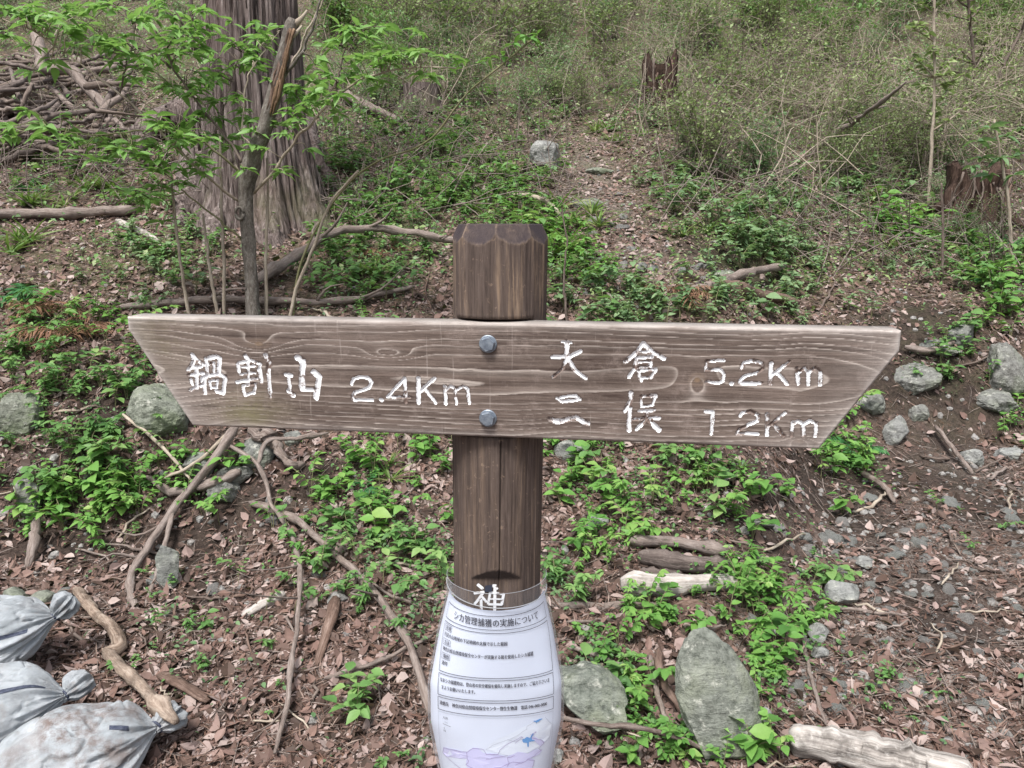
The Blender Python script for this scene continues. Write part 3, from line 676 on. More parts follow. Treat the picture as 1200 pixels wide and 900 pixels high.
    for nme, v, l in (('grain', grain, .4), ('edge', np.clip(edge, 0, 1), .75), ('stain', stain, 0), ('knot', np.clip(knot, 0, 1), 0), ('groove', groove, 0)): attr(o.data, nme, e(v, l))
    for g, (_, wr) in enumerate(GLYPHS):
        Qg = Q[ispaint & (fg == g)]
        if not len(Qg): continue
        uq, inv = np.unique(Qg, return_inverse=True); Fq = inv.reshape(-1, 4)
        L = MB().add(front[uq], Fq).obj('carved_character', M['paint'], o)
        attr(L.data, 'wear', np.clip(wr + .55 * vnoise(a[uq] * 70, z[uq] * 70, 4) + .2 * (sd[uq] > -.0016), 0, 1))
    return o
board()

def bolt(px, py):
    c = b2(px, py); P = BO + c[0] * BEX + c[1] * BEZ - SO + BN * .0008
    def ringm(r, h, n, off=0): return [P + BEX * r * math.cos(2 * math.pi * k / n + off) + BEZ * r * math.sin(2 * math.pi * k / n + off) + BN * h for k in range(n)]
    def stack(levels, n, off=0):
        V = []; F = []
        for r, h in levels: V += ringm(r, h, n, off)
        for l in range(len(levels) - 1):
            for k in range(n): F.append((l * n + k, l * n + (k + 1) % n, (l + 1) * n + (k + 1) % n, (l + 1) * n + k))
        return np.array(V), np.array(F)
    V, F = stack([(.0112, -.003), (.0112, .0008), (.0104, .0016), (.002, .0017)], 32)
    w = MB().add(V, F).obj('bolt', M['bolt'], sign, False)
    V, F = stack([(.0098, .001), (.0098, .0058), (.0086, .0074), (.0003, .0076)], 6, .3)
    MB().add(V, F).obj('hex_head', M['bolt'], w, False)
bolt(572, 403); bolt(572, 490)

# ------------------------------------------------------------------ flat print laid on curved surfaces
def text_mesh(txt, size, res=2):
    cu = bpy.data.curves.new('t', 'FONT'); cu.body = txt; cu.size = 1.0; cu.resolution_u = res; cu.fill_mode = 'FRONT'
    o = bpy.data.objects.new('t', cu); COL.objects.link(o)
    me = o.to_mesh(); me.calc_loop_triangles()
    V = np.array([v.co[:] for v in me.vertices]).reshape(-1, 3)[:, :2]; F = np.array([t.vertices[:] for t in me.loop_triangles]).reshape(-1, 3)
    o.to_mesh_clear(); bpy.data.objects.remove(o); bpy.data.curves.remove(cu)
    return V * size, F

s_ = NT('notice_paper'); M['paper'] = s_.done(s_.mix(s_.fr(s_.noise(14, 4), .4, .7, 0, .12), (.66, .71, .81), (.56, .61, .72)), .55, .35)
s_ = NT('black_ink'); M['ink'] = s_.done((.035, .04, .06), .6, .3)
s_ = NT('grey_ink'); M['ink_grey'] = s_.done((.33, .35, .42), .6, .3)
s_ = NT('lavender_ink'); M['lavender'] = s_.done(s_.mix(s_.fr(s_.noise(60, 3), .4, .7, 0, .3), (.58, .57, .80), (.66, .66, .84)), .6, .3)
s_ = NT('map_tint'); M['maptint'] = s_.done((.70, .75, .83), .6, .3)
s_ = NT('blue_ink'); M['blue'] = s_.done((.10, .30, .62), .6, .3)
s_ = NT('purple_ink'); M['purple'] = s_.done((.32, .25, .45), .6, .3)
def film_mat():
    s = NT('clear_film'); tr = s.n('ShaderNodeBsdfTransparent', Color=(.93, .94, .96)); gl = s.n('ShaderNodeBsdfGlossy', Color=(1.0, 1.0, 1.0), Roughness=.16)
    df = s.n('ShaderNodeBsdfDiffuse', Color=(.75, .77, .82))
    fz = s.n('ShaderNodeLayerWeight', Blend=.35).outputs['Facing']
    m1 = s.n('ShaderNodeMixShader', Fac=s.fr(fz, 0, 1, .02, .25)); s.t.links.new(tr.outputs[0], m1.inputs[1]); s.t.links.new(gl.outputs[0], m1.inputs[2])
    m2 = s.n('ShaderNodeMixShader', Fac=s.fr(fz, 0, 1, .015, .22)); s.t.links.new(m1.outputs[0], m2.inputs[1]); s.t.links.new(df.outputs[0], m2.inputs[2])
    s.t.links.new(m2.outputs[0], s.out.inputs[0]); return s.m
M['film'] = film_mat()
s_ = NT('film_edge'); M['film_edge'] = s_.done((.26, .27, .29), .3, .5)

notice = empty('paper_notice', (POSTX - .0045, POSTY, .66)); tag(notice, 'white paper notice with map in clear plastic sleeve wrapped round the post', 'notice')
NO = np.array(notice.location)
KZ = np.array([.60, .68, .74, .80, .86, .93, .985, 1.05])
KW = np.array([.070, .076, .0850, .0930, .0925, .080, .0665, .0640])
KD = np.array([.055, .052, .046, .036, .034, .050, .0655, .0660])
PW, PTOP, PBOT = .205, .985, .675
PFRONT = 0.0745
def wrap(s, z, off=0.0):
    """sheet coordinates (metres along the paper from its middle, height) onto the bulging sheet"""
    s, z = np.broadcast_arrays(np.asarray(s, float), np.asarray(z, float))
    w = np.interp(z, KZ, KW); d = np.interp(z, KZ, KD)
    for _ in range(2): pass
    th = np.linspace(0, math.pi * .62, 60)
    out_t = np.empty(s.shape); zf = z.ravel(); sf = np.abs(s).ravel(); tf = np.empty(len(zf)); wf, df = w.ravel(), d.ravel()
    dth = th[1] - th[0]
    sp = np.sqrt((wf[:, None] * np.cos(th)) ** 2 + (df[:, None] * np.sin(th)) ** 2)
    L = np.concatenate([np.zeros((len(zf), 1)), np.cumsum((sp[:, 1:] + sp[:, :-1]) / 2 * dth, 1)], 1)
    for k in range(len(zf)): tf[k] = np.interp(sf[k], L[k], th)
    t = np.sign(s) * tf.reshape(s.shape)
    x = (w + off) * np.sin(t); y = -(PFRONT + off) + d * (1 - np.cos(t))
    return np.stack([x + (z - .8) * math.tan(LEAN) * .6, y, z - NO[2]], -1)

us = np.linspace(-PW / 2, PW / 2, 41); zsn = np.linspace(PBOT, PTOP, 45); Ug, Zg2 = np.meshgrid(us, zsn)
i = (np.arange(44)[:, None] * 41 + np.arange(40)[None]).ravel(); QF = np.stack([i, i + 1, i + 42, i + 41], -1)
fr_ = wrap(Ug, Zg2).reshape(-1, 3); bk_ = wrap(Ug, Zg2, -.0012).reshape(-1, 3)
sheet = MB().add(fr_, QF).add(bk_, QF[:, ::-1]).obj('sheet', M['paper'], notice)
us2 = np.linspace(-.138, .138, 61); zs2 = np.linspace(.655, 1.012, 40); Uf, Zf = np.meshgrid(us2, zs2)
i = (np.arange(39)[:, None] * 61 + np.arange(60)[None]).ravel()
ripple = (.0012 * vnoise(Uf * 40, Zf * 25, 3))[..., None] * np.array([0, 1, 0])
MB().add((wrap(Uf, Zf, .0035) + ripple).reshape(-1, 3), np.stack([i, i + 1, i + 62, i + 61], -1)).obj('clear_sleeve', M['film'], notice)
def edge_line(name, s0, s1, z0, z1, r=.0006, sag=0):
    t = np.linspace(0, 1, 40); C = wrap(s0 + (s1 - s0) * t, z0 + (z1 - z0) * t - sag * np.sin(t * math.pi), .0042)
    V, F = tube(C, r, 5); return MB().add(V, F).obj(name, M['film_edge'], notice)
edge_line('sleeve_edge', -.115, .115, 1.012, 1.012, .0004); edge_line('tape_edge', -.11, .11, 1.003, .992, .0007, .006)

pm = {k: MB() for k in ('ink', 'ink_grey', 'lavender', 'maptint', 'blue', 'purple')}
LAYER = {'maptint': .0004, 'lavender': .0006, 'blue': .0009, 'purple': .0011, 'ink_grey': .0012, 'ink': .0013}
def lay(mat, V2, F): pm[mat].add(wrap(V2[:, 0] * .865, V2[:, 1], LAYER[mat]), F)
def line(mat, p, q, w=.0005, n=24):
    p, q = np.array(p), np.array(q); t = np.linspace(0, 1, n)[:, None]; C = p + (q - p) * t; d = (q - p) / (np.linalg.norm(q - p) + 1e-9); nrm = np.array([-d[1], d[0]]) * w / 2
    V = np.concatenate([C + nrm, C - nrm]); k = np.arange(n - 1); lay(mat, V, np.stack([k, k + 1, k + n + 1, k + n], -1))
def boxl(mat, x0, x1, z0, z1, w=.0008):
    line(mat, (x0, z0), (x1, z0), w); line(mat, (x0, z1), (x1, z1), w); line(mat, (x0, z0), (x0, z1), w, 8); line(mat, (x1, z0), (x1, z1), w, 8)
def words_at(txt, x, z, size, width=None, mat='ink', center=False, bold=.0):
    V, F = text_mesh(txt, size)
    if not len(F): return
    if width: V[:, 0] *= width / (V[:, 0].max() - V[:, 0].min())
    x0 = -(V[:, 0].max() + V[:, 0].min()) / 2 if center else x
    for dx in ((0, bold) if bold else (0,)): lay(mat, V + np.array([x0 + dx, z]), F)
E1 = .0945
boxl('ink', -E1, E1, .958, .978); words_at('シカ管理捕獲の実施について', 0, .9635, .0125, .145, center=True, bold=.0004)
boxl('ink', -E1, E1, .886, .953)
for k, (h, b, wd) in enumerate([('区域', '丹沢大山地域の下記地図の太線で示した範囲', .108), ('方法', '神奈川県自然環境保全センターが実施する銃を使用したシカ捕獲', .150), ('期間', '通年', .012)]):
    z = .9445 - k * .0195
    boxl('ink', -.091, -.075, z - .0015, z + .0065, .0005); words_at(h, -.0885, z, .0062, .011, bold=.0003); words_at(b, -.0905, z - .0095, .0066, wd, bold=.0003)
boxl('ink', -E1, E1, .852, .8825); words_at('なおシカ捕獲時は、登山者の安全確保を優先し実施しますので、ご協力下さいま', -.0915, .872, .0066, .178, bold=.0003); words_at('すようお願いいたします。', -.0885, .862, .0066, .056, bold=.0003)
boxl('ink', -E1, E1, .829, .8485); words_at('連絡先　神奈川県自然環境保全センター野生生物課　電話 046-000-0000', -.0915, .8375, .0070, .174, bold=.0004)
boxl('ink_grey', -E1, E1, .690, .8255, .0004)
words_at('凡例', -.086, .816, .0045, mat='ink'); line('ink', (-.086, .808), (-.072, .806), .0005, 6); line('ink_grey', (-.083, .8115), (-.077, .8105), .0005, 6); words_at('N', -.085, .7955, .005, mat='ink'); line('ink', (-.0835, .8), (-.0835, .803), .0005, 4)
def mp(zx, zy):   # map outline points measured on the enlarged photograph
    return np.array([(zx - 548) / 448 * E1, .8255 - (zy - 375) / 525 * .0805 * 1.0 - .0])
def area(mat, pts):
    P = np.array([mp(*p) for p in pts]); c = P.mean(0); V = []
    Pd = np.concatenate([np.linspace(a, b, 5)[:-1] for a, b in zip(P, np.roll(P, -1, 0))]); k = len(Pd)
    Pd = Pd + .0007 * np.stack([vnoise(np.arange(k) * .9, 1, 2), vnoise(np.arange(k) * .9, 5, 8)], -1)
    V = np.concatenate([Pd, c + (Pd - c) * .5, c[None]]); a = np.arange(k); b = (a + 1) % k
    lay(mat, V, np.concatenate([np.stack([a, b, b + k], -1), np.stack([a, b + k, a + k], -1), np.stack([a + k, b + k, np.full(k, 2 * k)], -1)]))
def outline(mat, pts, w=.0006):
    P = np.array([mp(*p) for p in pts]); P = np.concatenate([np.linspace(a, b, 5)[:-1] for a, b in zip(P[:-1], P[1:])] + [P[-1:]]); k = len(P)
    P = P + .0008 * np.stack([vnoise(np.arange(k) * .8, 3, 2), vnoise(np.arange(k) * .8, 6, 8)], -1)
    for a, b in zip(P[:-1], P[1:]): line(mat, a, b + (b - a) * .1, w, 2)
area('maptint', [(560, 590), (700, 520), (830, 440), (930, 430), (985, 510), (980, 640), (930, 690), (800, 760), (640, 760), (480, 690), (500, 650)])
area('lavender', [(130, 760), (230, 745), (330, 745), (380, 690), (420, 690), (455, 735), (570, 745), (640, 780), (640, 880), (560, 900), (500, 960), (360, 940), (320, 880), (330, 800), (240, 780), (160, 850), (120, 830)])
area('lavender', [(640, 770), (720, 735), (800, 760), (860, 740), (915, 770), (900, 800), (820, 820), (850, 850), (840, 930), (740, 990), (560, 990), (560, 890), (630, 880)])
area('lavender', [(800, 600), (850, 600), (890, 640), (935, 685), (900, 720), (850, 650)]); area('lavender', [(330, 870), (380, 860), (420, 900), (600, 900), (700, 960), (690, 1060), (420, 1080), (330, 1000)])
area('blue', [(750, 610), (785, 590), (815, 600), (830, 560), (838, 562), (825, 620), (850, 640), (830, 645), (805, 640), (800, 690), (790, 690), (790, 650), (760, 640)]); area('blue', [(830, 435), (870, 430), (905, 420), (905, 432), (880, 445), (860, 460), (850, 445)])
for ol in ([(120, 830), (130, 760), (230, 745), (330, 745), (380, 690), (460, 700), (480, 745), (570, 745), (580, 700), (640, 640), (740, 575), (755, 585), (700, 640)], [(330, 745), (330, 800), (345, 830), (320, 880), (380, 900)], [(480, 800), (520, 780), (640, 760)], [(640, 880), (650, 830), (640, 780), (690, 770)], [(790, 830), (850, 800), (910, 760), (880, 740), (930, 690), (890, 640), (820, 600), (860, 545), (810, 570)], [(540, 890), (600, 870), (680, 830), (760, 850)], [(840, 930), (850, 850), (800, 830), (700, 870)], [(120, 830), (200, 880), (330, 960), (420, 1000)]): outline('purple', ol, .0006)
for ol in ([(480, 700), (520, 650), (660, 590), (780, 510), (790, 470), (850, 440)], [(930, 420), (960, 470), (985, 500)], [(640, 600), (700, 620), (760, 600)]): outline('ink_grey', ol, .0004)
for k, b in pm.items():
    if b.n: b.obj({'ink': 'printed_text', 'ink_grey': 'map_frame', 'lavender': 'map_area', 'maptint': 'map_base', 'blue': 'map_lake', 'purple': 'map_boundary'}[k], M[k], sheet, False)

# painted character on the post above the notice
KAMI = zs(500, 640, 6.43, [([(388, 292), (420, 318)], 26), ([(362, 355), (430, 345), (385, 408), (362, 436)], 22), ([(410, 405), (412, 505)], 22), ([(420, 385), (450, 420)], 20), ([(478, 355), (462, 440)], 20), ([(475, 350), (580, 362), (565, 440)], 22), ([(470, 398), (565, 400)], 14), ([(466, 438), (566, 440)], 20), ([(500, 298), (530, 320)], 24), ([(515, 295), (512, 505)], 24)])
V, F = [], []; n0 = 0
def pp(px, py):
    d = ray(px, py); k = ((POSTY - .0513) - 0) / d[1]; return CAMP + d * k - SO
mbk = MB()
for pts, w in KAMI:
    q = np.array([pp(*p) for p in pts]); ww = w * .0011 / 1.0
    for a, b in zip(q[:-1], q[1:]):
        dd = b - a; L = np.linalg.norm(dd); dd /= L; nn = np.array([-dd[2], 0, dd[0]]) * ww / 2; e = dd * ww * .35
        P = np.array([a - e - nn * .8, a - nn - e * .3, b - nn, b + e - nn * .5, b + e + nn * .5, b + nn, a + nn - e * .3, a - e + nn * .8]); P[:, 1] += 0.0006 * random.random() - .0002
        mbk.add(P, np.array([(0, 1, 7), (1, 6, 7), (1, 2, 6), (2, 5, 6), (2, 3, 5), (3, 4, 5)]))
kam = mbk.obj('lettering', M['paint'], post_ob, False); kam['label'] = 'white painted character just above the notice'
attr(kam.data, 'wear', np.full(len(kam.data.vertices), .25))
mbk = MB()
q = np.array([pp(500 + x / 6.43, 640 + y / 6.43) for x, y in ((440, 295), (495, 288), (492, 340), (435, 345))]); q[:, 1] -= .0012
mbk.add(q, [(0, 1, 2, 3)]).obj('tape_patch', M['ink'], post_ob, False)

# ------------------------------------------------------------------ white sandbags at the lower left
def fabric_mat():
    s = NT('woven_bag_fabric')
    w = s.n('ShaderNodeTexWave', Vector=s.co, Scale=190.0, Distortion=.6); w2 = s.n('ShaderNodeTexWave', _bands_direction='Y', Vector=s.co, Scale=190.0, Distortion=.6)
    wv = s.math('ADD', w.outputs['Fac'], w2.outputs['Fac'])
    c = s.ramp(s.noise(9, 5, .6), [(.34, (.27, .295, .315)), (.48, (.42, .455, .485)), (.64, (.55, .58, .61))])
    c = s.mix(s.fr(s.noise(22, 6, .7), .55, .72, 0, .55), c, (.32, .29, .27))
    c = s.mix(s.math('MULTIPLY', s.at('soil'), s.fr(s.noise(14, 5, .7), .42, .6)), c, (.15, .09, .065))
    cr = s.noise(1.0, 6, .7, s.scale((7, 34, 34)), .8); s.bump(s.math('ADD', s.math('ADD', s.math('MULTIPLY', wv, .10), s.math('MULTIPLY', s.noise(34, 6, .75), .8)), s.math('MULTIPLY', cr, 1.6)), .75, .012)
    return s.done(c, .6, .3)
M['bag'] = fabric_mat()
s_ = NT('dark_stripe'); M['stripe'] = s_.done(s_.mix(s_.fr(s_.noise(120, 4), .4, .7, 0, .45), (.028, .034, .06), (.15, .17, .21)), .7, .3)

def sandbag(label, P, yaw, L, b, c, seed, stripe, neck_dir, pitch=0.0, soil=0.0, neckbend=0.0):
    root = empty('sandbag', P, yaw); tag(root, label, 'sandbag')
    ns, nf = 120, 170
    def surf(s, f, off=0.0):
        x = L * (s - .5)
        r = np.clip(np.sin(np.pi * np.clip(s * .97 + .03, 0, 1) ** 1.0), 0, 1) ** .42
        tap = np.clip((s - .66) / .34, 0, 1); r = r * (1 - tap ** 5) + .13 * tap ** 5
        g = np.clip((s - .35) / .6, 0, 1) ** 1.4
        fold = np.sin(f * 11 + 2.2 * vnoise(f * 1.5 + seed, s * 2, seed) * 3 + seed) * .6 + np.sin(f * 19 + seed * 2 + 2 * s) * .4
        lump = fbm(x * 5 + seed * 3, np.cos(f) * 1.1, np.sin(f) * 1.1 + seed, 3) * .26
        cre = -np.exp(-(fbm(x * 9 + seed, np.cos(f) * 2.2, np.sin(f) * 2.2, 3) / .06) ** 2) * .085 - np.exp(-(fbm(x * 4 + seed + 9, np.cos(f) * 5, np.sin(f) * 5, 2) / .06) ** 2) * .035 * np.clip(s * 2 - .4, 0, 1)
        rr = r * (1 + lump + cre + .10 * g * fold * (1 + .9 * tap)) + off / b
        y, z = b * rr * np.cos(f), c * rr * np.sin(f)
        z = np.where(z < -c * .62, -c * .62 + (z + c * .62) * .12, z)
        zz = z + c * .68 + pitch * x + .03 * tap * (1 if pitch >= 0 else .3)
        return np.stack([np.broadcast_to(x, zz.shape), y, zz], -1)
    s = np.linspace(0, 1, ns)[:, None]; f = np.linspace(0, 2 * math.pi, nf, endpoint=False)[None]
    V = surf(s, f)
    i = np.arange(ns - 1)[:, None] * nf; j = np.arange(nf)[None]; j2 = (j + 1) % nf
    o = MB().add(V.reshape(-1, 3), np.stack([i + j, i + j2, i + nf + j2, i + nf + j], -1).reshape(-1, 4)).obj('body', M['bag'], root)
    up = V[..., 2].ravel(); hollow = -fbm(V[..., 0].ravel() * 5 + seed * 3, 0, seed, 2)
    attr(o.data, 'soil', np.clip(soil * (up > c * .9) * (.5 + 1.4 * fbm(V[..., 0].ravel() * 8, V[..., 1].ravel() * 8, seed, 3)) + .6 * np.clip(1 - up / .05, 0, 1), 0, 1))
    if stripe:
        f0, f1, s0, s1 = stripe
        ss = np.linspace(s0, s1, 70)[:, None]; ff = (f0 + (f1 - f0) * (ss - s0) / (s1 - s0)) + np.linspace(-.055, .055, 4)[None]
        Vs = surf(ss, ff, .0022); i = (np.arange(69)[:, None] * 4 + np.arange(3)[None]).ravel()
        MB().add(Vs.reshape(-1, 3), np.stack([i, i + 1, i + 5, i + 4], -1)).obj('stripe', M['stripe'], root)
    # tied neck with a puffed tuft of cloth
    n0 = surf(np.array([[1.0]]), f).reshape(-1, 3).mean(0); d = np.array(neck_dir, float); d /= np.linalg.norm(d)
    side = np.cross(d, [0, 0, 1]); side /= np.linalg.norm(side); upv = np.cross(side, d)
    k = 40; t = np.linspace(0, 1, k)[:, None]; nn = 72; ph = np.linspace(0, 2 * math.pi, nn, endpoint=False)[None]
    rr = np.interp(t, [0, .12, .35, .7, .92, 1], [.016, .017, .036, .044, .032, .008])
    rr = rr * (1 + .20 * np.sin(9 * ph + seed + 3 * t) * np.minimum(1, t * 4) + .12 * np.sin(17 * ph + 2 * seed - 2 * t) + .35 * vnoise(np.cos(ph) * 1.5 + seed, np.sin(ph) * 1.5, t * 2.5))
    Cn = n0 - d * .012 + d * t[..., None][:, 0] * .095 + upv * (neckbend * t ** 2)
    Pn = Cn[:, None] + side * (rr * np.cos(ph))[..., None] + upv * (rr * np.sin(ph) * .8)[..., None]
    i = np.arange(k - 1)[:, None] * nn; j = np.arange(nn)[None]; j2 = (j + 1) % nn
    q = MB().add(Pn.reshape(-1, 3), np.stack([i + j, i + j2, i + nn + j2, i + nn + j], -1).reshape(-1, 4)).obj('neck', M['bag'], root)
    attr(q.data, 'soil', np.full(len(q.data.vertices), .35 * soil))
    C = n0 + d * .002 + np.array([side * math.cos(a) * .019 + upv * math.sin(a) * .017 for a in np.linspace(0, 2 * math.pi, 16)])
    V, F = tube(C, .004, 6); MB().add(V, F).obj('tie_cord', M['stripe'], root)

g0 = at(-30, 814); sandbag('uppermost white sandbag with tufted neck beside the bare dirt', g0 + (0, .03, .075), .42, .46, .165, .125, 1.0, (2.2, 2.75, .12, .86), (.75, .2, .75), .06, .3)
g1 = at(-32, 905); sandbag('middle white sandbag with tied neck lying between the two other sandbags', g1 + (-.02, .06, .01), .35, .46, .17, .14, 2.3, (2.1, 2.0, .12, .92), (.8, .5, .25), .05, .45)
g2 = at(78, 928); sandbag('lowest white sandbag littered with red brown debris under a broken stick', g2 + (0.0, .05, -.02), .42, .42, .16, .125, 4.1, (2.05, 2.2, .74, .85), (.7, .6, .15), .02, .8)

# ------------------------------------------------------------------ rocks
def rock(px, py, w, h, label, mat='rock', seed=0, depth=.75, sub=4, yaw=0.0, tilt=0.0, roll=0.0, sink=.12, name='rock', cuts=9, rough=.1, group=None, taper=0.0):
    P = at(px, py); m = mpp(P); V, F = rock_shape(seed + 11, sub, cuts, rough)
    V = V * np.array([w * m / 2, w * m / 2 * depth, h * m / 2])
    if taper: V = V * np.stack([1 - taper * np.clip(V[:, 2] / V[:, 2].max() + .1, -.25, 1.1) ** 1] * 2 + [np.ones(len(V))], -1) * np.array([1.1, 1, 1])
    Rm = rot(yaw, tilt, roll); V = V @ Rm.T
    V[:, 2] -= V[:, 2].min() + sink * h * m
    o = MB().add(V, F).obj(name, M[mat], None, False); o.location = P + np.array([0, w * m / 2 * depth * .6, 0])
    return tag(o, label, 'rock', group)
rock(842, 884, 92, 184, 'upright pointed grey green boulder right of the signpost', 'boulder', 6, .62, 4, .15, -.4, -.16, .04, 'boulder', 4, .06, taper=.07)
rock(690, 862, 112, 76, 'low rounded boulder half hidden behind the paper notice', 'boulder', 12, .8, 4, -.2, -.2, .28, .1, 'boulder', 7, .08)
rock(186, 514, 84, 70, 'dark mossy rock behind the lower left corner of the board', 'rock_moss', 3, .8, 4, .2, -.1, 0, .1)
rock(12, 512, 62, 58, 'mossy rock at the left edge of the bank', 'rock_moss', 8, .8, 4)
rock(272, 573, 46, 30, 'small flat grey rock lying under the thick dead branch', 'rock', 9)
rock(303, 545, 52, 44, 'grey rock set in the bank below the board', 'rock', 14, .8, 4, .4)
rock(263, 590, 44, 34, 'lower dark rock beside the thick dead branch', 'rock', 15, .8, 4)
rock(232, 560, 44, 32, 'pale rock between the mossy rock and dead branch', 'rock', 16, .8, 4)
rock(340, 522, 26, 22, 'small rounded stone under the board among roots', 'rock', 17)
rock(197, 688, 28, 58, 'thin upright slate blade in dark soil', 'rock', 18, .35, 4, .2, -.25, .1, .05, 'slate', 12, .05)
rock(1083, 464, 58, 40, 'blocky rock just right of the board tip', 'rock', 21, .9, 4, .2, 0, 0, .1, cuts=14, rough=.06)
rock(1184, 458, 52, 70, 'tall rock at the right edge of the bank', 'rock', 22, .8, 4, .1, -.2, -.2)
rock(1178, 487, 62, 30, 'flat slab below the tall rock at right', 'rock', 23, .9, 4, .1, 0, .1, cuts=12)
rock(1021, 487, 38, 30, 'rounded rock touching the slanted right end of the board', 'rock', 24, .9, 4)
rock(1052, 522, 32, 40, 'upright squarish stone below the blocky rock', 'stone', 25, .7, 3, .3, 0, .1, cuts=14, rough=.05)
rock(1078, 492, 26, 26, 'small stone between blocky rock and squarish stone', 'rock', 26)
rock(1144, 546, 32, 22, 'pale stone at the foot of the right bank', 'stone', 27)
rock(1185, 540, 32, 18, 'flat pale stone at right below the slab', 'stone', 28)
rock(1108, 422, 50, 26, 'flat rock in the roots above the blocky rock', 'rock', 29, .9, 4)
rock(1130, 408, 36, 34, 'round rock on the bank top above the flat rock', 'rock', 30)
rock(990, 712, 42, 36, 'largest pale stone on the dirt path', 'stone', 31, .85, 3, .4, 0, .2, .1, 'stone', 12, .06)
rock(1013, 668, 22, 18, 'blue grey stone behind the largest pale stone', 'stone', 32, .85, 2, 0, 0, 0, .1, 'stone')
rock(960, 755, 30, 26, 'dark blue grey stone beside bright seedlings on path', 'stone', 33, .8, 2, .5, 0, 0, .1, 'stone', 12)
rock(962, 775, 24, 18, 'second stone just below the dark blue grey stone', 'stone', 34, .8, 2, .2, 0, 0, .1, 'stone', 12)
rock(640, 198, 44, 36, 'pale grey rock jutting from the far slope above the post', 'stone', 36, .8, 3, .3, 0, .1, .1, cuts=12)
rock(31, 604, 32, 52, 'grey rock among the seedlings at the far left', 'rock', 37, .6, 4, .2, -.2)
rock(48, 712, 38, 20, 'flat mossy stone beside the uppermost sandbag', 'rock_moss', 38, .8, 2)
rock(14, 706, 34, 20, 'flat stone just behind the uppermost sandbag', 'rock_moss', 39, .8, 2)
rock(668, 540, 38, 30, 'grey stone just right of the post below the board', 'stone', 40, .8, 2)
rock(650, 897, 24, 20, 'small pale stone at the foot of the notice', 'stone', 41, .8, 2, .3, 0, 0, .1, 'stone', 12)
rock(895, 852, 22, 26, 'small white stone beside the boulder and log', 'stone', 42, .7, 2, .3, 0, 0, .1, 'stone', 13)
rock(585 - 190, 712, 26, 18, 'small pinkish stone left of the dead branch', 'pebble', 44, .8, 2, 0, 0, 0, .1, 'stone')
rock(700, 620, 28, 20, 'grey stone in seedlings right of the post', 'stone', 45, .8, 2)
rock(850, 332, 48, 18, 'dark flat rock at the edge of the leafy path', 'rock_moss', 46, .8, 2)
rock(700, 205, 40, 12, 'dark stone step on the leafy path far up', 'rock_moss', 47, .8, 2)
rock(690, 244, 44, 14, 'dark stone step on the leafy path nearer the post', 'rock_moss', 48, .8, 2)

# loose stones on the dirt, each its own object
def pathy(n, lst, seed):
    r = np.random.default_rng(seed); out = []
    wts = np.array([a * b for _, _, a, b in lst], float); wts /= wts.sum()
    while len(out) < n:
        px, py, a, b = lst[r.choice(len(lst), p=wts)]
        x, y = px + a * r.normal() * .6, py + b * r.normal() * .6
        if -60 < x < 1260 and y < 905: out.append((x, y))
    return out
STONEM = [MB().add(*rock_shape(200 + k, 2, 12, .07)).mesh('loose_stone', M['stone'] if k % 3 else M['pebble']) for k in range(10)]
LOOSE = [(1080, 640, 130, 60), (1050, 740, 140, 70), (1130, 830, 110, 70), (960, 790, 50, 60), (1000, 640, 60, 40), (1160, 590, 60, 30)]
def loose(lst, label, group):
    r = np.random.default_rng(len(lst))
    for k, (x, y) in enumerate(lst):
        P = at(x, y); o = put('loose_stone', STONEM[k % 10]); s = mpp(P) * (2.6 + 8.5 * r.random() ** 2.2)
        o.scale = (s * r.uniform(.8, 1.3), s * r.uniform(.8, 1.2), s * r.uniform(.4, .8)); o.rotation_euler = (r.normal() * .25, r.normal() * .25, r.uniform(0, 6.3)); o.location = P + (0, 0, s * .12)
        tag(o, label, 'stone', group)
loose(pathy(280, LOOSE, 3), 'small grey stone lying loose on the brown dirt path at right', 'loose stones on the dirt path')
loose(pathy(34, [(330, 590, 70, 30), (120, 680, 90, 30), (400, 700, 90, 60), (250, 640, 60, 40)], 5), 'small grey stone lying in leaf litter left of the post', 'loose stones in the leaf litter')
loose(pathy(40, [(740, 320, 60, 30), (720, 250, 40, 30), (700, 195, 30, 14), (820, 320, 60, 20)], 6), 'small stone on the leaf strewn upper path behind the post', 'loose stones on the upper path')

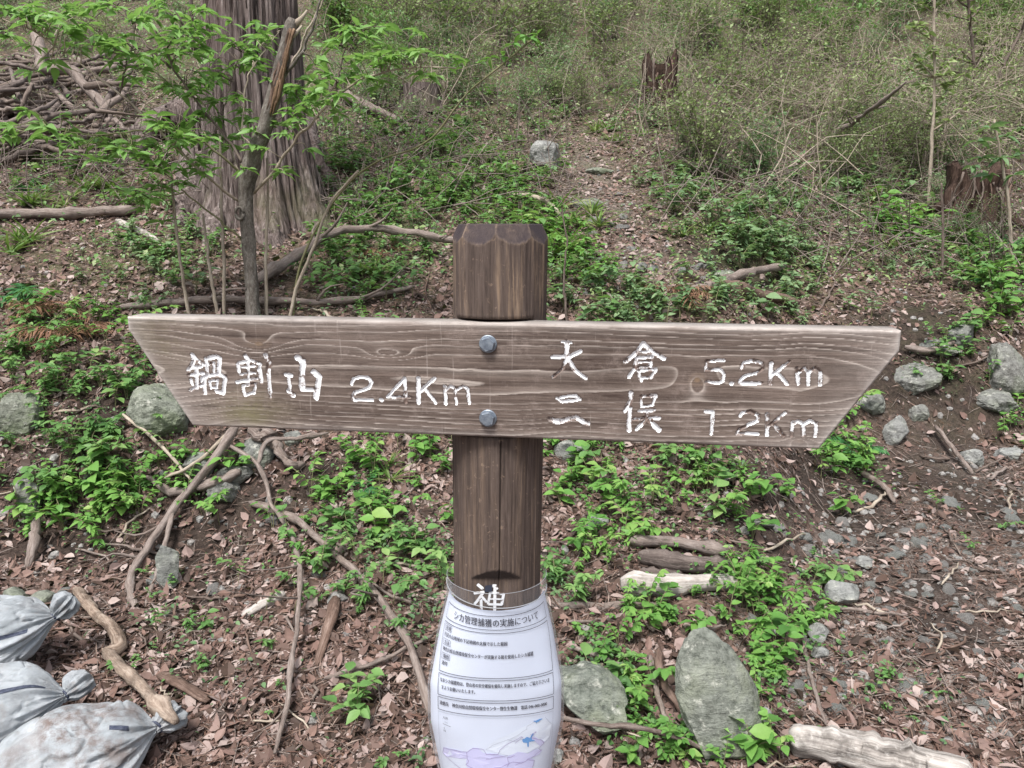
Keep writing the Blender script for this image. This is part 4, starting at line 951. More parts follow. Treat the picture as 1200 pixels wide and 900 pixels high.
# ------------------------------------------------------------------ logs, sticks and dead branches
def limb(name, label, cat, pts, r0, r1, mat='deadwood', n=None, sides=10, rough=.22, jit=.006, lift=None, seed=0, group=None, twigs=0, flat=1.0):
    """a limb lying on the ground through points of the photograph (px, py, lift in metres), radii in photograph pixels"""
    C = np.array([at(p[0], p[1], p[2] if len(p) > 2 else 0.0) for p in pts]); m = mpp(C.mean(0))
    n = n or max(10, 5 * len(pts)); C = curve(C, n, jit, seed + len(pts)); rr = np.linspace(r0 * m, r1 * m, n)
    C[:, 2] += rr * (.75 if name in ('firewood_log', 'fallen_log') else .35)
    kr = np.random.default_rng(seed + 400); q_ = np.linspace(0, 1, n)
    for _ in range(int(kr.integers(2, 6)) if n > 17 else 0): rr = rr * (1 + kr.uniform(.15, .45) * np.exp(-((q_ - kr.uniform(.05, .95)) / (1.1 / n)) ** 2))
    rr = rr * np.clip(.55 + np.minimum(q_, 1 - q_) * n * .3, 0, 1)
    b = C[0].copy(); V, F = tube(C - b, rr, sides, rough, seed, True, flat)
    o = MB().add(V, F).obj(name, M[mat]); o.location = b; tag(o, label, cat, group)
    r = np.random.default_rng(seed + 50)
    for k in range(twigs):
        i = int(r.uniform(.25, .95) * (n - 1)); d = C[min(i + 1, n - 1)] - C[max(i - 1, 0)]; d /= np.linalg.norm(d)
        s = np.cross(d, [0, 0, 1]) * r.choice([-1, 1]) + d * .9 + np.array([0, 0, r.uniform(.1, .8)]); L = r.uniform(.08, .22)
        V, F = tube(curve([C[i] - b, C[i] - b + s * L * .5 + r.normal(size=3) * .02, C[i] - b + s * L + r.normal(size=3) * .03], 6), np.linspace(rr[i] * .5, rr[i] * .15, 6), 5, .2, k)
        MB().add(V, F).obj('twig', M[mat], o)
    return o
limb('firewood_log', 'thin grey log at the back of the small log stack', 'log', [(736, 638, .03), (790, 640, .03), (852, 650, .03)], 6.5, 6, 'deadwood', 18, 14, .12, .004, seed=1)
limb('firewood_log', 'thick grey brown log in the middle of the small log stack', 'log', [(748, 657, .02), (800, 665, .025), (858, 673, .02)], 9, 10, 'firewood', 24, 16, .2, .004, seed=2)
limb('firewood_log', 'short dark log tucked behind the white log', 'log', [(750, 676, .0), (800, 678, .0)], 6, 5, 'firewood', 18, 12, .2, .004, seed=3)
limb('firewood_log', 'bleached white log at the front of the small log stack', 'log', [(727, 692, .01), (780, 694, .01), (830, 690, .01), (872, 688, .01)], 11.5, 9, 'palewood', 22, 16, .12, .004, seed=4)
limb('dead_stick', 'slim brown stick in front of the white log', 'stick', [(640, 709), (700, 712), (760, 712), (798, 716)], 4.5, 4, 'deadwood', seed=5)
limb('dead_stick', 'short pale stick below the slim brown stick', 'stick', [(708, 728), (745, 719)], 3.5, 3, 'deadwood', seed=6)
limb('wood_chunk', 'crumbling reddish wood chunk under the white log end', 'wood', [(788, 716), (826, 712)], 9, 7, 'redwood', 8, 10, .4, seed=7)
limb('fallen_log', 'weathered silver log at the lower right corner', 'log', [(924, 876, .02), (980, 888, .02), (1050, 905, .02), (1140, 930, .02)], 18, 21, 'weathered', 44, 30, .2, .006, seed=8)
limb('broken_stick', 'bent barkless stick with forked elbow behind the sandbags', 'stick', [(88, 692, .02), (112, 720, .04), (138, 750, .04), (141, 762, .03), (120, 766, .03)], 5.2, 6.5, 'peeled', 28, 16, .3, .004, seed=9)
limb('broken_stick', 'barkless stick resting on the lowest sandbag', 'stick', [(122, 764, .04), (150, 792, .07), (180, 822, .10), (206, 848, .13)], 6.5, 7, 'peeled', 24, 16, .3, .004, seed=10)
limb('dead_branch', 'thick bent dead branch slanting down from the board', 'branch', [(278, 500, .16), (245, 548, .12), (202, 600, .06), (176, 640, .05), (152, 680, .02), (160, 715, 0)], 5.6, 3.6, 'deadwood', 48, 12, .22, .007, seed=11, twigs=2)
limb('dead_branch', 'thin straight dead branch alongside the thick bent branch', 'branch', [(203, 595, .06), (194, 640, .05), (170, 712, 0)], 3.5, 2, 'deadwood', seed=12)
limb('dead_branch', 'long curved dead branch running down to the notice', 'branch', [(293, 590, .02), (340, 606, .04), (372, 632, .04), (412, 668, .04), (452, 712, .05), (486, 772, .06), (504, 838, .04)], 5, 3.8, 'deadwood', 48, 12, .2, .008, seed=13, twigs=3)
limb('bare_vine', 'wiry bare vine trailing down left of the notice', 'vine', [(268, 522, .12), (302, 545, .12), (318, 590, .1), (342, 630, .1), (351, 670, .1), (347, 740, .07), (338, 820, .05), (322, 884, .03)], 3, 2.4, 'deadwood', 54, 9, .18, .01, seed=14, twigs=3)
limb('bare_vine', 'forked thin vine crossing under the board', 'vine', [(302, 546, .12), (312, 520, .14), (352, 514, .12), (385, 508, .12)], 3, 2, 'deadwood', seed=15)
limb('tree_root', 'knotted root exposed in the bank hollow', 'root', [(292, 505, .12), (318, 518, .1), (330, 535, .08), (340, 546, .05), (356, 545, .0)], 7, 4, 'deadwood', 30, 12, .4, .015, seed=16)
limb('tree_root', 'grey root reaching left across the bank hollow', 'root', [(282, 555, .08), (245, 570, .06), (210, 580, .04), (172, 560, .02)], 6, 4, 'deadwood', 30, 12, .4, .015, seed=17)
limb('dead_branch', 'long arching dead branch rising to the post top', 'branch', [(300, 332, .04), (350, 300, .12), (388, 275, .2), (430, 268, .2), (485, 275, .16), (540, 285, .12)], 6, 3.5, 'deadwood', 48, 12, .2, .018, seed=18, twigs=4)
limb('dead_branch', 'slender dead branch lying behind the left half of board', 'branch', [(142, 362, .04), (220, 354, .05), (300, 352, .05), (372, 355, .05), (432, 349, .05), (486, 336, .04)], 4.5, 3, 'deadwood', 40, 8, .15, .015, seed=19, twigs=4)
limb('fallen_log', 'long fallen log at the left edge below the brush heap', 'log', [(-40, 255, .03), (40, 254, .03), (110, 252, .03), (160, 249, .03)], 6, 5, 'deadwood', 28, 14, .2, .012, seed=20)
limb('dead_stick', 'short whitish stick just below the long fallen log at left', 'stick', [(137, 260, .03), (160, 270, .03), (186, 284, .02)], 4, 3.5, 'palewood', seed=21)
limb('fallen_log', 'grey fallen log by the small sawn stump', 'log', [(398, 112, .06), (432, 128, .06), (482, 152, .04)], 5, 4, 'deadwood', 22, 12, .2, .01, seed=22)
limb('dead_stick', 'grey peeling birch like stick in the litter', 'stick', [(334, 697, .02), (312, 708, .02), (284, 724, .01)], 6, 5, 'palewood', 14, 10, .2, .003, seed=23)
limb('dead_stick', 'thin pale stick slanting through seedlings at left', 'stick', [(144, 486, .1), (186, 520, .1), (226, 567, .06)], 2.2, 1.8, 'palestem', seed=24)
limb('dead_stick', 'thin pale stick rising right of the thick branch', 'stick', [(272, 505, .1), (222, 548, .1), (190, 562, .06)], 2.6, 2, 'palestem', seed=25)
limb('dead_stick', 'thin twig bridging to the long curved branch', 'stick', [(380, 796, .02), (432, 780, .03), (470, 764, .03), (508, 744, .02)], 3, 2, 'deadwood', seed=26)
limb('bark_strip', 'long reddish bark strip beside the lowest sandbag', 'bark', [(188, 792, .02), (215, 805, .03), (244, 824, .02)], 9, 7, 'redwood', 12, 8, .2, .003, seed=27, flat=.3)
limb('bark_strip', 'grey brown bark strip standing in litter left of the notice', 'bark', [(394, 702, .03), (385, 735, .03), (370, 782, .01)], 9, 5, 'redwood', 12, 8, .2, .003, seed=28, flat=.35)
limb('dead_stick', 'thin vine stem passing in front of low boulder', 'vine', [(655, 842, .1), (700, 850, .15), (765, 856, .12), (832, 882, .04)], 3, 2.5, 'deadwood', seed=29)
limb('dead_stick', 'broken brown stick leaning between the two boulders', 'stick', [(772, 762, .05), (778, 800, .06), (800, 838, .03)], 5, 4.5, 'redwood', seed=30)
limb('dead_stick', 'dark root stick right of the low boulder', 'stick', [(762, 770, .03), (770, 812, .04), (786, 860, .02)], 4, 3, 'deadwood', seed=31)
limb('dead_stick', 'thin stick curving over the low boulder', 'stick', [(668, 760, .03), (700, 768, .05), (740, 788, .03)], 3, 2.2, 'deadwood', seed=32)
limb('leaning_trunk', 'grey leaning dead trunk on the thicket slope', 'trunk', [(945, 186, -.02), (990, 152, .45), (1030, 122, .9), (1062, 96, 1.2)], 3.2, 1.6, 'deadwood', 20, 8, .2, .05, seed=33, twigs=5)
limb('tree_root', 'root snaking out of the dark right bank', 'root', [(1060, 408, .05), (1085, 412, .06), (1118, 402, .03)], 4, 3, 'deadwood', seed=34)
limb('tree_root', 'thin dark root hanging across the bare right bank', 'root', [(1096, 500, .05), (1120, 530, .05), (1140, 556, .02)], 3, 2, 'deadwood', seed=35)
limb('dead_stick', 'short stick in dark soil right of board tip', 'stick', [(1010, 555, .02), (1040, 575, .03), (1048, 590, .02)], 4, 3, 'deadwood', seed=36)
limb('dead_stick', 'bent stick across the trodden path centre', 'stick', [(952, 712, .02), (1000, 715, .02), (1060, 722, .02)], 2.2, 1.8, 'deadwood', seed=37)
limb('dead_stick', 'thin stick beside the silver log', 'stick', [(940, 745, .02), (952, 800, .02), (968, 850, .02)], 2.6, 2.2, 'deadwood', seed=38)
limb('dead_branch', 'mossy fallen branch beside upper path', 'branch', [(790, 352, .03), (850, 330, .05), (920, 312, .04)], 6, 4, 'deadwood', 18, 9, .25, .02, seed=39)
limb('dead_branch', 'dark rotten log lying above the right end of the board', 'log', [(830, 335, .03), (880, 345, .04), (935, 358, .03)], 8, 6, 'redwood', 18, 10, .25, .01, seed=40)
limb('bare_vine', 'thin arched vine behind the post top', 'vine', [(588, 232, .05), (618, 230, .12), (645, 240, .1), (660, 258, .02)], 2.5, 2, 'palestem', seed=41)
limb('dead_stick', 'leaning grey stick behind the seedlings at far left', 'stick', [(44, 610, .1), (40, 640, .06), (32, 668, 0)], 6, 5, 'deadwood', seed=42)
# bent grey branch lying over the heap, and the heap of cut branches itself
limb('dead_branch', 'crooked silver branch on top of the brush heap', 'branch', [(42, 42, .6), (50, 68, .5), (58, 84, .4), (82, 84, .4), (100, 102, .3), (122, 126, .2), (132, 150, .05)], 7, 5, 'deadwood', 40, 12, .2, .01, seed=43)
HEAP = [('deadwood', 'twig', 'firewood')[k % 3] for k in range(84)]
for k in range(84):
    r = np.random.default_rng(900 + k)
    cx, cy = r.uniform(-60, 150), r.uniform(66, 182); a = r.normal() * .45 + (.0 if k % 4 else 1.1); L = r.uniform(25, 80); h = r.uniform(0, .42) * math.exp(-((cy - 115) / 55) ** 2)
    limb('heap_branch', 'dead branch lying in the brush heap left of the cedar', 'branch', [(cx - L * math.cos(a), cy + .35 * L * math.sin(a), h), (cx, cy + r.normal() * 4, h + .08), (cx + L * math.cos(a), cy - .35 * L * math.sin(a), h)], r.uniform(2.0, 5.2), r.uniform(1.2, 2.6), HEAP[k], 14, 7, .25, .018, seed=100 + k, group='branches in the brush heap')
# smaller sticks scattered on the litter
for k in range(110):
    r = np.random.default_rng(2000 + k)
    cx, cy = r.uniform(-20, 1220), 300 + 600 * r.uniform(0, 1) ** .8
    if 480 < cx < 680 and cy > 640: continue
    a = r.uniform(0, 3.14); L = r.uniform(14, 45)
    limb('fallen_twig', 'thin fallen twig lying on the leaf litter', 'twig', [(cx - L * math.cos(a), cy + .5 * L * math.sin(a), .008), (cx + r.normal() * 5, cy + r.normal() * 3, .025), (cx + L * math.cos(a), min(cy - .5 * L * math.sin(a), 920), .008)], r.uniform(1.1, 2.6), r.uniform(.7, 1.4), ('deadwood', 'twig', 'redwood', 'palestem')[k % 4], 9, 5, .15, .015, seed=300 + k, group='fallen twigs on the litter')

# ------------------------------------------------------------------ the cut sapling with fresh shoots
def sapling():
    B = at(297, 378); root = empty('cut_sapling', B); tag(root, 'leaning sapling with snapped top and fresh green shoots', 'tree')
    Y0 = B[1]; m = mpp(B)
    C = np.concatenate([[B - (0, 0, .05)], [pt(x, y, Y0 + dy) for x, y, dy in ((294, 320, 0), (290, 262, 0), (289, 215, -.01), (297, 188, -.02), (310, 152, -.03), (325, 95, -.05), (343, 22, -.06))]])
    Cc = curve(C, 60, .006, 1); t = np.linspace(0, 1, 60)
    rr = m * np.interp(t, [0, .25, .45, .50, .54, .6, .85, .98, 1], [8.4, 7.4, 8.0, 9.8, 10.4, 8.4, 7.4, 6.6, 4.4])
    V, F = tube(Cc - B, rr, 28, .13, 4)
    V0 = V.copy()
    # split, torn top: strip of missing bark on the side towards the path
    o = MB().add(V, F).obj('trunk', M['sapling'], root)
    s0 = int(.70 * 59); seg = Cc[s0:58] - B; w = m * 6.5
    for k, (dx, rad, m_) in enumerate([(.5, .30, 'splitwood'), (.15, .28, 'redwood'), (.8, .26, 'splitwood'), (-.2, .2, 'redwood')]):
        P = seg + np.array([1, 0, 0]) * (rr[s0:58] * dx)[:, None] + np.array([0, -1, 0]) * (rr[s0:58] * .82)[:, None] + .006 * np.stack([vnoise(np.arange(58 - s0) * .5, k, 1), 0 * seg[:, 0], 0 * seg[:, 0]], -1)
        V, F = tube(P, rr[s0:58] * rad * np.minimum(1, np.linspace(0, 4, len(P)) + .15), 8, .4, 30 + k); MB().add(V, F).obj('split_wood', M[m_], root)
    for k, (a, b) in enumerate((((343, 30), (360, 12)), ((336, 45), (354, 30)))):
        V, F = tube(curve([pt(*a, Y0 - .05) - B, pt((a[0] + b[0]) / 2, (a[1] + b[1]) / 2 + 3, Y0 - .07) - B, pt(*b, Y0 - .07) - B], 6), np.linspace(4, 1, 6) * m, 6, .2, k); MB().add(V, F).obj('stub', M['palestem'], root)
    V, F = tube(np.array([pt(284, 250, Y0) - B + np.array([0, -.045, 0]) + .022 * np.array([math.cos(a), 0, 1.5 * math.sin(a)]) for a in np.linspace(0, 6.28, 14)]), .008, 6, .3, 3); MB().add(V, F).obj('healed_knot', M['sapling'], root)
    SH = [('palestem', [(280, 236, 0), (237, 203, -.15), (192, 158, -.25), (133, 103, -.35), (75, 62, -.4), (42, 38, -.4), (-5, 18, -.4)], 2.6),
          ('stem', [(283, 280, 0), (216, 224, -.1), (186, 196, -.15)], 2.2), ('stem', [(284, 204, 0), (258, 182, -.1), (230, 162, -.18), (180, 153, -.25), (110, 158, -.3), (60, 150, -.3)], 2.2),
          ('twig', [(283, 190, 0), (270, 168, .05), (240, 132, .05), (216, 100, 0), (200, 76, -.05), (196, 56, -.05), (210, 38, -.05), (232, 14, -.05)], 2.8),
          ('palestem', [(283, 215, .0), (272, 180, .12), (250, 140, .12), (222, 105, .1), (180, 92, .1)], 2.0),
          ('palestem', [(284, 160, .05), (292, 88, .15), (310, 60, .2), (328, 36, .2)], 1.8), ('twig', [(275, 190, .1), (262, 140, .2), (268, 105, .22), (282, 60, .25)], 2.0),
          ('palestem', [(298, 226, 0), (318, 203, -.08), (356, 153, -.18), (394, 113, -.25), (418, 97, -.3), (442, 87, -.3), (492, 78, -.3), (535, 80, -.3)], 2.8),
          ('palestem', [(331, 95, 0), (340, 78, -.06), (356, 46, -.1), (376, 4, -.12), (385, -25, -.12)], 2.6), ('sapling', [(330, 92, -.02), (346, 72, -.1), (366, 34, -.14), (378, -20, -.14)], 3.4),
          ('twig', [(392, 114, -.2), (396, 90, -.22), (404, 60, -.22), (412, 40, -.22)], 1.8), ('twig', [(300, 150, .1), (340, 128, .12), (350, 95, .12)], 1.6),
          ('twig', [(140, 110, -.3), (150, 70, -.3), (158, 38, -.3), (130, 4, -.3)], 1.8), ('twig', [(200, 80, 0), (170, 50, 0), (150, 20, 0), (120, -12, 0)], 2.2), ('stem', [(215, 226, -.1), (170, 232, -.1), (150, 222, -.12)], 1.5)]
    lines = []
    for k, (mt, P, r0) in enumerate(SH):
        W_ = curve([pt(x, y, Y0 + dy) for x, y, dy in P], 8 * len(P), .01, k + 3); lines.append((W_, mt, r0, MB()))
        V, F = tube(W_ - B, np.linspace(r0, r0 * .4, len(W_)) * m * .62, 7, .15, k); lines[-1][3].add(V, F)
    CL = [(8, 12), (25, 15), (45, 20), (15, 40), (70, 30), (85, 42), (60, 72), (100, 30), (112, 8), (132, 10), (120, 50), (137, 55), (150, 42), (165, 28), (178, 22), (186, 42), (150, 65), (165, 82), (188, 60), (205, 75), (217, 55), (202, 20), (226, 25), (240, 12), (246, 30), (195, 98), (215, 110), (232, 85), (250, 92), (276, 50), (290, 62), (300, 45), (285, 75), (268, 80), (312, 40), (255, 120), (235, 135), (215, 140), (192, 150), (206, 165), (222, 165), (257, 138), (280, 160), (20, 150), (50, 145), (90, 165), (112, 168), (132, 175), (75, 160), (160, 182), (185, 190), (168, 162), (152, 222), (167, 232), (190, 222), (215, 215), (392, 48), (402, 32), (420, 40), (376, 70), (386, 95), (396, 112), (370, 110), (340, 104), (336, 130), (330, 145), (346, 135), (430, 45), (452, 55), (426, 70), (446, 76), (472, 64), (490, 60), (506, 90), (408, 84), (440, 100), (60, 25), (36, 5), (90, 10), (205, 42), (180, 70), (350, 120), (366, 88)]
    LM = [MB().add(*tp).mesh('leaf', M['leaf_shoot'], True) for k, tp in enumerate([LANCE, leaf_tpl([.13, .2, .17, .08], .4, .4), leaf_tpl([.10, .16, .15, .08], .7, .1), LANCE, leaf_tpl([.14, .2, .16, .08], .3, .5)])]
    r = np.random.default_rng(4); cnt = 0; extra = MB()
    CL += [(x + r.normal() * 12, y + r.normal() * 10) for x, y in CL] + [(x + r.normal() * 18, y + r.normal() * 14) for x, y in CL] + [(r.uniform(205, 385), r.uniform(60, 215)) for _ in range(34)] + [(x + r.normal() * 20, y + r.normal() * 14) for x, y in CL if x < 230 and y > 80]
    for px, py in CL:
        d = ray(px, py); best = None
        for L in lines:
            W_, mt, r0, mb_ = L; q = [math.hypot((w - CAMP) @ R_ / ((w - CAMP) @ F_) * FPX - (px - 600), -(w - CAMP) @ U_ / ((w - CAMP) @ F_) * FPX - (py - 450)) for w in W_]
            j = int(np.argmin(q))
            if best is None or q[j] < best[0]: best = (q[j], W_[j], L)
        P = pt(px, py, best[1][1] + r.normal() * .08)
        if best[0] > 2: V, F = tube(curve([best[1] - B, (best[1] + P) / 2 - B + r.normal(size=3) * .02 + (0, 0, .015), P - B], 6), np.linspace(.0032, .0016, 6), 5); best[2][3].add(V, F)
        dr = P - best[1]; base = math.atan2(dr[1], dr[0]) - math.pi / 2 if np.linalg.norm(dr) > .03 else r.uniform(0, 6.28)
        nl = int(r.integers(5, 9))
        for k in range(nl):
            yaw = base + (k - (nl - 1) / 2) * (4.2 / nl) + r.normal() * .35; s = r.uniform(.058, .105); pit = r.normal() * .25 + .02; rl = r.normal() * .35
            if cnt < 300 and k < 3:
                lf = put('leaf', LM[int(r.integers(0, 5))], root); lf.location = P - B + r.normal(size=3) * .008
                lf.rotation_mode = 'ZXY'; lf.rotation_euler = (pit, rl, yaw); lf.scale = (s * r.uniform(.85, 1.25), s, s); cnt += 1
            else: extra.scatter(LANCE, (P - B + r.normal(size=3) * .008)[None], rot(np.array([yaw]), np.array([pit]), np.array([rl]), np.array([s])))
    for W_, mt, r0, mb_ in lines: mb_.obj('shoot', M[mt], root)
    e = extra.obj('foliage', M['leaf_shoot'], root); e['kind'] = 'stuff'
sapling()

def whip(name, label, P, r0, r1, mat, leaves=(), leafmat='leaf_bright', ls=.07, n=30, group=None, Y=None, jit=.006, twiggy=0, seed=0):
    """a slender upright stem: first point on the ground, the rest at that distance (px, py, offset)"""
    B = at(P[0][0], P[0][1]); Y0 = B[1]; m = mpp(B)
    C = curve(np.concatenate([[B - (0, 0, .03)], [pt(x, y, Y0 + dy) for x, y, dy in P[1:]]]), n, jit, seed)
    root = empty(name, B); tag(root, label, 'plant', group); r = np.random.default_rng(seed + 9)
    V, F = tube(C - B, np.linspace(r0, r1, n) * m, 7, .12, seed); mbs = MB().add(V, F)
    lm = MB()
    for k in range(twiggy):
        i = int(r.uniform(.3, .98) * (n - 1)); a = r.uniform(0, 6.28); L = r.uniform(15, 45) * m; q = C[i] - B + np.array([math.cos(a), .5 * math.sin(a), r.uniform(.2, .9)]) * L
        W_ = curve([C[i] - B, (C[i] - B + q) / 2 + r.normal(size=3) * .02, q], 6); V, F = tube(W_, np.linspace(r1 * .8, r1 * .3, 6) * m, 5); mbs.add(V, F)
        for w in W_[2:]: lm.scatter(OVATE, np.repeat(w[None], 3, 0), rot(r.uniform(0, 6.28, 3), r.normal(size=3) * .3, r.normal(size=3) * .3, r.uniform(.5, 1, 3) * ls))
    for x, y, k in leaves:
        j = int(np.argmin([abs((w - CAMP) @ R_ / ((w - CAMP) @ F_) * FPX - (x - 600)) + abs(-(w - CAMP) @ U_ / ((w - CAMP) @ F_) * FPX - (y - 450)) for w in C]))
        P_ = pt(x, y, C[j][1] + r.normal() * .05) - B
        V, F = tube(np.linspace(C[j] - B, P_, 4), .0018, 4); mbs.add(V, F)
        lm.scatter(LANCE, np.repeat(P_[None], k, 0), rot(r.uniform(0, 6.28, k), r.normal(size=k) * .3, r.normal(size=k) * .35, r.uniform(.7, 1.25, k) * ls))
    mbs.obj('stem', M[mat], root)
    if lm.n: lm.obj('leaves', M[leafmat], root)
    return root
whip('arching_shoot', 'long arching shoot reaching toward the leafy path with leafy tip', [(342, 372), (352, 310, 0), (372, 265, 0), (402, 222, 0), (440, 190, -.05), (490, 172, -.1), (505, 162, -.1), (545, 112, -.15), (588, 76, -.2), (624, 46, -.2)], 1.5, .9, 'stem', [(622, 46, 6), (610, 40, 5), (600, 52, 4), (575, 68, 5), (560, 74, 4), (545, 72, 4), (590, 66, 4), (630, 40, 4), (530, 84, 3)], n=60)
for k, (P, lb) in enumerate([([(262, 372), (262, 300, 0), (259, 220, 0), (258, 160, 0)], 'bare thin stem just left of the cut sapling'), ([(312, 372), (312, 300, 0), (314, 230, 0), (313, 185, 0)], 'bare thin stem just right of the cut sapling'), ([(222, 370), (212, 310, 0), (204, 240, 0), (200, 200, 0)], 'leaning bare stem third from the cut sapling'), ([(255, 372), (244, 300, 0), (238, 250, 0)], 'short leaning bare stem between two bare stems'), ([(338, 372), (350, 330, 0), (368, 290, 0), (386, 240, -.05), (420, 200, -.1)], 'slanting pale bare stem right of the cut sapling')]):
    whip('bare_shoot', lb, P, 2.3, 1.3, 'palestem', seed=k)
whip('young_tree', 'tall pale thin tree rising through the right thicket', [(1088, 240), (1091, 180, 0), (1095, 100, 0), (1094, 40, 0), (1096, -60, 0)], 2.0, 1.5, 'palestem', twiggy=26, ls=.1, leafmat='leaf_olive', seed=12)
whip('young_tree', 'dark thin tree at the upper right corner', [(1146, 150), (1141, 70, 0), (1136, 20, 0), (1134, -60, 0)], 1.9, 1.5, 'twig', twiggy=22, ls=.1, leafmat='leaf_olive', seed=13)
whip('young_tree', 'dark leaning bare tree crossing the right edge', [(1150, 140), (1175, 80, 0), (1195, 40, 0), (1230, -30, 0)], 1.8, 1.4, 'twig', twiggy=6, ls=.08, leafmat='leaf_olive', seed=14)
whip('bare_shoot', 'dark upright bare stem in front of right rotten stump', [(1104, 330), (1105, 270, 0), (1103, 215, 0)], 1.8, 1.2, 'twig', seed=15)
whip('bare_shoot', 'thin dark sprig standing right of the post top', [(665, 378), (661, 330, 0), (664, 280, 0), (658, 240, 0)], 1.6, .8, 'twig', [(662, 260, 3), (660, 240, 3), (666, 290, 3)], 'leaf', .05, seed=16)
whip('leafy_sprig', 'pale green layered sprig over the right rotten stump', [(1186, 300), (1182, 240, 0), (1172, 180, 0), (1165, 140, 0)], 2.2, 1.2, 'palestem', [(1160, 150, 6), (1180, 160, 6), (1195, 150, 6), (1150, 185, 6), (1175, 185, 7), (1195, 180, 6), (1160, 205, 5), (1188, 205, 6), (1140, 195, 4), (1145, 165, 5)], 'leaf_cool', .12, seed=17)

# ------------------------------------------------------------------ seedlings, ferns, grass
def seedling(seed, kind):
    r = np.random.default_rng(seed); st, lf = MB(), MB()
    ns = int(r.integers(1, 4))
    for s in range(ns):
        a = r.uniform(0, 6.28); L = r.uniform(.07, .16) * (1.15 if kind == 0 else 1); lean = r.uniform(.15, .75)
        C = curve([(0, 0, -.01), (math.cos(a) * L * lean * .35, math.sin(a) * L * lean * .35, L * .6), (math.cos(a) * L * lean, math.sin(a) * L * lean, L * (1 - lean * .4))], 7)
        V, F = tube(C, np.linspace(.0022, .0012, 7), 4); st.add(V, F)
        for i in (3, 4, 5, 6):
            if kind == 0: yaws = a - math.pi / 2 + np.array([-.95, .95] if i < 6 else [-.8, 0, .8]); sz = r.uniform(.028, .05)           # opposite pairs, three at the tip
            elif kind == 1: yaws = r.uniform(0, 6.28) + np.arange(3) * 2.1; sz = r.uniform(.022, .038)                                      # trefoils
            else: yaws = r.uniform(0, 6.28) + np.arange(5) * .62; sz = r.uniform(.03, .05)                                                  # fingered
            if kind == 3: yaws = np.array([a + (i - 4.5) * 2.4]); sz = r.uniform(.05, .075)                                                # single large alternate leaves
            k = len(yaws)
            lf.scatter((OVATE, OVATE, LANCE, OVATE)[kind], np.repeat(C[i][None], k, 0) + r.normal(size=(k, 3)) * .002, rot(yaws + r.normal(size=k) * .15, r.normal(size=k) * .18 + .05, r.normal(size=k) * .25, sz * r.uniform(.75, 1.15, k)), 0, r.random(k))
    return st, lf
SEED = [seedling(500 + k, (0, 1, 2, 0, 3)[k % 5]) for k in range(20)]
SEEDM = [(a.mesh('stem', M['stem']), {c: b.mesh('leaves', M[c]) for c in ('leaf', 'leaf_bright', 'leaf_cool')}) for a, b in SEED]
